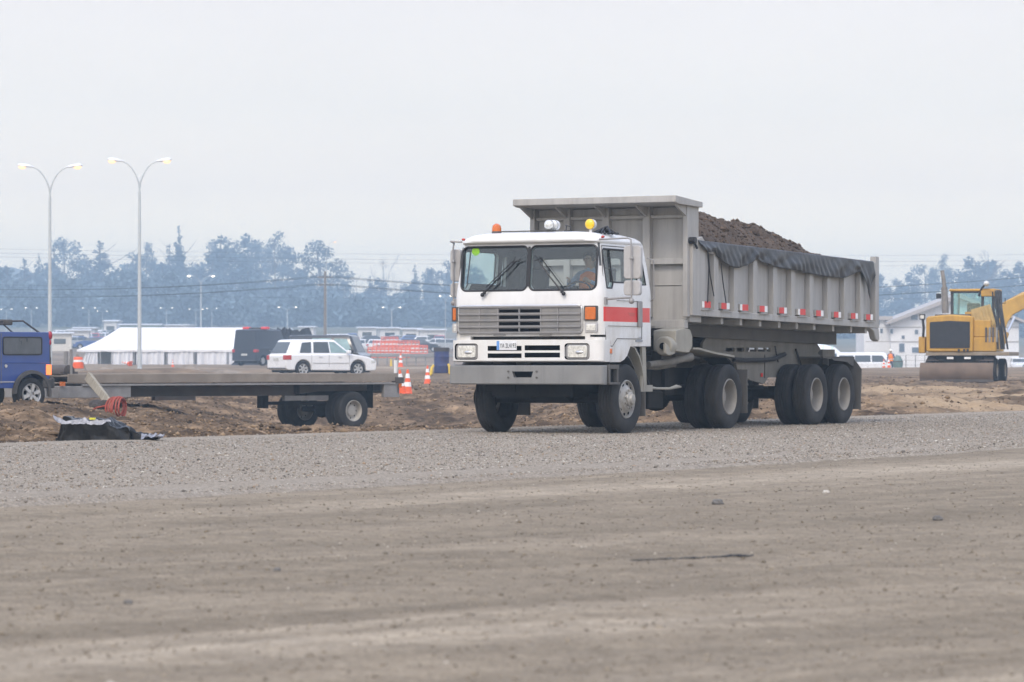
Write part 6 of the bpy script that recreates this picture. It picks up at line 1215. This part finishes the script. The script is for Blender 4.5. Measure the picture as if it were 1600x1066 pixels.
for (x,y,w,h) in ((1428.5,496,10,7.5),(1411,527,4.5,5),(1409,543.5,8,13),(1431,547,12,8),(1432,519,5,7),(1393,518,4,7),(1379,517,4,7),(1470,496,9,8),(1466,520,5,7),(1472,547,10,8),(1512,496,9,8),(1560,520,8,8),(1560,547,8,8)):
    y0_ = 1 if x<1392 else 0; f_ = MB().box(bx_(x-w/2)-.06,bx_(x+w/2)+.06,y0_-.05,y0_+.02,bz_(y+h/2)-.06,bz_(y-h/2)+.06).build('window',M_wall,bl); MB().box(bx_(x-w/2),bx_(x+w/2),y0_-.07,y0_-.04,bz_(y+h/2),bz_(y-h/2)).build('pane',M_bwin,f_)
wf = thing('boundary_wall','long low white boundary wall in front of the pale building','wall',(X,BY-14,hz(X,BY-14,False))); MB().box(bx_(1300),bx_(1500),0,.2,-.3,1.9).build('wall_panel',M_bw,wf)
fe = thing('wire_fence','thin dark post fence in front of the boundary wall','fence',(X,BY-18,hz(X,BY-18,False)))
for x in range(1340,1470,14): MB().box(bx_(x)-.03,bx_(x)+.03,0,.06,-.1,1.9).build('post',M_dsteel,fe)
for z_ in (.9,1.35,1.85): MB().box(bx_(1340),bx_(1466),.02,.04,z_-.012,z_+.012).build('wire',M_dsteel,fe)
mbx = car('minibus','white minibus with a dark window band parked beside the tail of the dump truck','minibus',on(1355,243,.0),R(4),paint=M_pw,wins=[([(-2.3,1.22),(-2.3,1.72),(-1.2,1.72),(-1.2,1.22)],None),([(-1.1,1.22),(-1.1,1.72),(.1,1.72),(.1,1.22)],None),([(.2,1.22),(.2,1.72),(1.0,1.70),(1.35,1.22)],None)],L=5.2,W=1.9,roofz=1.95,belt=1.12,bx=(-2.5,1.8),rx=(-2.45,1.3),body=[(-2.6,.35),(-2.6,1.12),(1.8,1.14),(2.4,1.0),(2.6,.75),(2.6,.35)],wb=(-1.6,1.6),tail=True)
# mixer truck
mx = thing('mixer_truck','white and pale green concrete mixer truck seen under the dump bed','mixer truck',on(1292,262,.0),R(-8)); mx.scale = (.92,.92,.88)
MB().box(1.25,2.5,-1,1,.6,1.5).prism([(1.25,1.5),(2.5,1.5),(2.25,2.15),(1.3,2.15)],'y',-.95,.95).build('cab',M_pw,mx,bevel=.05)
for a_,b_ in ((1.42,1.72),(1.80,2.18)): MB().box(a_,b_,-.985,-.955,1.55,2.0).build('window',M_win,mx)
MB().lathe([(.3,-2.6),(.55,-2.2),(1.0,-1.2),(1.05,-.4),(.9,.6),(.55,1.1),(.001,1.15)],(0,0,0),'x',28,0,Matrix.Translation((0,0,1.95))@Matrix.Rotation(R(7),4,'Y')).build('drum',[M_pw],mx)
for x_ in (-1.3,-.4,.4): MB().lathe([(1.075 if x_>-1 and x_<.3 else 1.0,x_-.03),(1.075 if x_>-1 and x_<.3 else 1.0,x_+.03)],(0,0,0),'x',28,0,Matrix.Translation((0,0,1.95))@Matrix.Rotation(R(7),4,'Y')).build('drum_band',mat('pale green paint',(.35,.62,.38),.5),mx)
MB().box(-2.5,1.2,-.9,.9,.75,1.05).build('chassis',mat('pale green paint',(.35,.62,.38),.5),mx); MB().box(-2.4,1.2,-1.0,-.9,.55,.95).build('side_skirt',M_pw,mx)
wq = car_wheel(.48,.3,True); 
for i,(x_,sgn) in enumerate([(a_,b_) for a_ in (-1.9,-.7,1.75) for b_ in (-1,1)]):
    o = wq if i==0 else dup(wq,(0,0,0)); o.parent = mx; o.location=(x_,sgn*.98,.48); o.rotation_euler=(0,0,0 if sgn<0 else R(180))
tb_ = thing('waste_bin','round topped grey green bin in front of the boundary wall','bin',on(1403,188)); MB().lathe([(.001,0),(.24,0),(.30,.35),(.28,.55),(.14,.80),(.001,.84)],(0,0,0),'z',18).build('bin_body',mat('grey green plastic',(.13,.20,.19),.6),tb_); MB().cyl((0,0,.45),.31,0,.05,'z',18).build('bin_band',M_dsteel,tb_)
# ------------------------------------------------------------------ wheeled excavator seen from behind
EYY = 119; kx_ = FPX/EYY; ex0 = on(1500,EYY); gE = EYE-(596.5-CY)/kx_
ex = thing('wheeled_excavator','yellow wheeled excavator with a rusty dozer blade at the right of the photo','excavator',(ex0[0],EYY,gE))
M_ye = mat('excavator yellow paint',(.56,.31,.035),.5,var=.1,vs=2,dirt=(.24,.16,.08),damt=.6,ds=1.6,streak=.3,rust=.3); M_grl = mat('black radiator mesh',(.02,.02,.024),.7,var=.2); M_bl = mat('dusty brown blade steel',(.13,.09,.065),.8,var=.25,vs=2,dirt=(.20,.155,.115),damt=.6,ds=1.5,bump=.2,bs=6)
XP = lambda x: (x-1500)/kx_; ZP = lambda y: EYE-(y-CY)/kx_-gE
UP = Matrix.Rotation(R(-17),4,'Z'); LO = Matrix.Rotation(R(-18),4,'Z')
def UB(x0,x1,y0,y1,z0,z1,nm,m,bevel=.02,M=UP,par=None): return MB().box(x0,x1,y0,y1,z0,z1,0,M).build(nm,m,par or ex,bevel=bevel)
z550,z497 = ZP(550),ZP(497)
w0,w1 = -1.24,.52   # rear panel
MB().prism([(w0,z550+.06),(w0+.05,z550),(w1,z550),(w1,z497+.02),(w1-.1,z497+.08),((w0+w1)/2,z497+.13),(w0+.1,z497+.06),(w0,z497)],'y',-.2,.25,0,UP).build('counterweight',M_ye,ex,bevel=.05)
MB().prism([(w0+.15,ZP(544)),(w1-.12,ZP(544)),(w1-.12,ZP(503)),((w0+w1)/2,ZP(501.5)),(w0+.15,ZP(503.5))],'y',-.225,-.19,0,UP).build('radiator_grille',M_grl,ex)
UB(.52,1.35,-.1,1.9,z550+.02,ZP(527),'side_box',M_ye); UB(.52,1.15,-.05,1.2,ZP(526.5),ZP(501),'engine_cover',M_ye); UB(w0+.1,.5,.25,2.6,z550,ZP(505),'upper_body',M_ye); UB(w0+.3,.35,-.05,.9,ZP(497),ZP(491),'hood',mat('dark dusty hood',(.10,.09,.08),.8),.03); UB(.1,.85,.5,1.4,ZP(500),ZP(487),'cab_base',M_ye)
# open louvred cover panel
LV = UP @ Matrix.Translation((.98,.1,ZP(512))) @ Matrix.Rotation(R(-16),4,'Y')
mb = MB(); mb.box(-.40,.36,.0,.03,.0,.80,0,LV); 
for k in range(6): mb.box(-.36+.125*k,-.30+.125*k,-.045,0,.04,.76,0,LV)
mb.build('cover_panel',mat('faded yellow panel',(.50,.36,.14),.6,var=.15,dirt=(.3,.24,.16),damt=.5,ds=4),ex)
# cab
cb = [(-.42,.78),(.95,.78)]; z0,z1 = ZP(492),ZP(455)
for (x_,y_) in ((-.42,.8),(.72,.8),(1.12,.8),(-.42,2.2),(1.12,2.2)): UB(x_-.05,x_+.05,y_-.05,y_+.05,z0-.1,z1,'cab_pillar',M_blkp,.01)
UB(-.52,1.22,.70,2.3,z1,z1+.10,'cab_roof',M_ye,.04); UB(-.42,1.12,.8,2.2,z0-.55,z0,'cab_lower',M_blkp,.02); UB(-.37,.67,.79,.80,z0,z1,'rear_glass',glass('pale cab glass',(.62,.86,.88),.10),0); UB(.77,1.07,.79,.80,z0,z1,'rear_glass',MATS['pale cab glass'],0); UB(-.47,1.17,.72,.80,z1-.06,z1,'roof_trim',M_blk,.0)
UB(.05,.55,1.3,1.45,z0-.1,z0+.45,'seat',M_seat,.06); UB(-.40,-.385,.85,2.15,z0,z1,'side_glass',MATS['pale cab glass'],0); UB(1.09,1.105,.85,2.15,z0,z1,'side_glass',MATS['pale cab glass'],0)
UB(.70,1.25,.5,.8,ZP(463),ZP(454),'tool_box',M_ye,.02); UB(1.15,1.4,.6,.85,ZP(466),ZP(453),'work_lamp_mount',M_blkp,.02)
def UT(P,r,nm,m,M=UP): return MB().tube([tuple(M@Vector(q)) for q in P],r,10).build(nm,m,ex)
UT([(-.62,.45,ZP(489)),(-.64,.45,ZP(470)),(-.66,.45,ZP(448))],[.13,.13,.12],'muffler',mat('exhaust steel',(.24,.22,.20),.6,metal=.3,var=.2)); UT([(-.66,.45,ZP(448)),(-.68,.45,ZP(438)),(-.74,.45,ZP(422))],.075,'exhaust_pipe',MATS['exhaust steel'])
UT([(.60,.6,ZP(463)),(.72,.6,ZP(450)),(.86,.6,ZP(444))],.04,'lamp_arm',M_blk); MB().ball(tuple(UP@Vector((.90,.55,ZP(443)))),.11,12).build('work_lamp',M_clear,ex); UT([(-.62,.8,ZP(462)),(-.95,.8,ZP(462))],.03,'mirror_arm',M_blk); UB(-1.02,-.84,.75,.82,ZP(466),ZP(458),'mirror',M_blk,.01)
UT([(1.4,.4,ZP(474)),(1.62,.4,ZP(474)),(1.62,.4,ZP(466))],.018,'rail_bracket',M_blk)
for k in range(4): UT([(1.18+.09*k,.2+.1*k,ZP(456)),(1.22+.10*k,.15,ZP(480)),(1.38+.09*k,.0,ZP(512)),(1.42+.12*k,-.05,ZP(546))],.03+.006*(k%2),'hydraulic_hose',M_blk)
UT([(1.28,.3,ZP(455)),(1.50,.3,ZP(500)),(1.55,.3,ZP(546))],.055,'hydraulic_cylinder',mat('dark ram steel',(.05,.055,.06),.4,metal=.3))
for k in range(4): UB(.95+.13*k,1.02+.13*k,-.12,-.04,ZP(535),ZP(512),'control_valve',M_lsteel if k%2 else M_dsteel,.01)
UB(w0-.02,1.85,-.15,2.4,z550-.14,z550,'platform',mat('platform steel',(.24,.19,.13),.7,var=.15,dirt=DUST,damt=.4),.02)
UB(w0-.30,w0-.05,-.1,.3,ZP(552),ZP(526),'side_tank',M_ye,.04); UT([(w0-.12,-.1,ZP(526)),(w0-.10,-.1,ZP(512)),(w0-.14,-.1,ZP(498))],.05,'lamp_post',M_blk); MB().box(w0-.24,w0-.04,-.2,-.1,ZP(499.5),ZP(491),0,UP).build('work_lamp',M_blk,ex); MB().box(w0-.21,w0-.07,-.215,-.2,ZP(498),ZP(492.5),0,UP).build('lamp_lens',M_clear,ex)
for x_ in (-.05,.15,.28): UB(x_,x_+.08,-.23,-.2,ZP(549.5),ZP(545.5),'bolt_plate',M_blk,.0)
# undercarriage
MB().box(-.75,.75,-.1,3.2,.42,.80,0,LO).cyl((0,.35,.45),.10,-1.0,1.0,'x',12,0,LO).cyl((0,2.9,.45),.10,-1.0,1.0,'x',12,0,LO).box(-.9,.9,.0,.5,.75,1.0,0,LO).build('undercarriage',M_under,ex); MB().cyl((0,1.2,.8),.7,0,.32,'z',24,0,LO).build('slew_ring',M_dsteel,ex)
wE = MB(); wE.lathe([(.27,.045),(.26,.02),(.24,.03),(.22,.10),(.12,.12),(.001,.12)],n=24); wE = wE.build('wheel',mat('pale excavator rim',(.40,.36,.30),.6)); MB().lathe([(r_*.83,t_) for r_,t_ in tyre_prof()],n=36).build('tyre',M_tyre,wE,sharp=28)
i = 0
for (y_) in (.45,2.3):
    for s in (-1,1):
        for off in (0,.33):
            o = wE if i==0 else dup(wE,(0,0,0)); i += 1; o.parent = ex; p_ = LO@Vector((s*(1.34-off),y_,.43)); o.location = p_; o.rotation_euler = (0,0,R(90 if s>0 else -90)-R(18))
for s in (-1,1): MB().loft([[tuple(LO@Vector((s*x_,.35+.5*math.cos(R(a_)),.45+.5*math.sin(R(a_))+t_))) for x_,t_ in ((.6,0),(1.25,0),(1.25,.02),(.6,.02))] for a_ in (20,50,80,110,140)]).build('mudguard',M_dsteel,ex)
def blade(a,b): x_ = -1.36+2.72*a; t_ = b; return tuple(LO@Vector((x_,-.75+.16*(2*t_-1)**2-.1+.02*math.sin(a*40)*0,ZP(598)+ (ZP(567)-ZP(598))*t_)))
mb = MB(); mb.grid(blade,30,12); o = mb.build('dozer_blade',M_bl,ex,sharp=0); sm = o.modifiers.new('s','SOLIDIFY'); sm.thickness=.05
MB().box(-1.37,1.37,-.78,-.70,-.02,.10,0,LO).build('cutting_edge',M_dsteel,ex); 
for s in (-.4,.4): MB().box(s-.07,s+.07,-.7,.1,.25,.42,0,LO).build('blade_arm',M_dsteel,ex)
for s in (-.35,.3): MB().box(s-.12,s+.12,-.12,-.08,.84,.92,0,LO).build('chassis_plate',M_cw,ex)
# boom rising away to the right
BM = [(XP(1560),2.2,ZP(548)),(XP(1572),2.7,ZP(522)),(XP(1582),3.2,ZP(500)),(XP(1596),3.9,ZP(482)),(XP(1640),5.2,ZP(462)),(XP(1690),6.5,ZP(470))]
mb = MB(); rings = []
for i_,q in enumerate(BM):
    q = Vector(q); t_ = (Vector(BM[min(i_+1,5)])-Vector(BM[max(i_-1,0)])).normalized(); s1 = t_.cross(Vector((0,1,0))).normalized(); s2 = s1.cross(t_); w_ = (.24,.27,.28,.30,.27,.2)[i_]; rings.append([tuple(q+s1*w_*a_+s2*.2*b_) for a_,b_ in ((-1,-1),(1,-1),(1,1),(-1,1))])
mb.loft(rings); mb.build('boom',M_ye,ex,bevel=.03)
MB().tube([(XP(1578),2.2,ZP(545)),(XP(1590),2.6,ZP(520))],.09,10).build('boom_cylinder',M_ye,ex); MB().tube([(XP(1590),2.6,ZP(520)),(XP(1606),3.2,ZP(494))],.05,10).build('cylinder_rod',M_chrome,ex)
MB().tube([(XP(1690),6.5,ZP(470)),(XP(1720),6.8,ZP(520)),(XP(1730),6.9,ZP(560))],[.2,.16,.14],6).build('dipper_arm',M_ye,ex)
# ------------------------------------------------------------------ single stones and scraps on the dirt
rk = mat('dark grey stone',(.13,.125,.12),.9,var=.3,vs=20,bump=.4,bs=40); rk2 = mat('pale stone',(.50,.47,.43),.9,var=.2,vs=20,bump=.4,bs=40)
for i,(x,y,rx,m,lab) in enumerate([(28,771,.055,rk,'dark grey stone on the near gravel edge at the far left'),(1121,788.5,.045,rk,'dark stone on the packed dirt below the drive wheels'),(1291,771,.03,rk2,'small pale stone on the packed dirt right of the dark stone'),(1465,813,.035,rk,'grey stone on the packed dirt at the right'),(62,776,.035,rk,'small dark stone beside the larger one at the far left'),(433,893,.02,rk,'small dark stone on the dirt left of the middle'),(200,945,.022,rk,'flat dark scrap on the dirt at the lower left'),(372,755,.02,rk,'tiny dark stone near the gravel edge below the trailer wheels')]):
    Y = 10.5
    while CY-FPX*(hz((x-CX)/FPX*Y,Y)-EYE)/Y > y and Y < 60: Y += .05
    X = px(x,Y); o = lump((0,0,rx*.3),rx,rx*.8,rx*.55,i+1,0,.35,14).build('loose_stone',m,None,sharp=0,loc=(X,Y,hz(X,Y))); tag(o,lab,'stone')
Y = EYE*FPX/(873-CY); mb = MB(); rr = random.Random(2); P = []
def ys(x): return 877-(x-985)*.040
pts = []
for k in range(34):
    x = 985+k*5.8; Y = 10.5
    while CY-FPX*(hz((x-CX)/FPX*Y,Y)-EYE)/Y > ys(x) and Y < 60: Y += .02
    pts.append((px(x,Y),Y,hz(px(x,Y),Y)+.003)); 
mb.tube(pts,[.0025+.006*abs(math.sin(k*.5))*(1 if k>9 else .4)+(.005 if 24<k<32 else 0) for k in range(34)],6); o = mb.build('rubber_strip',M_blk,None); tag(o,'thin dark rubber strip lying on the packed dirt','rubber strip')
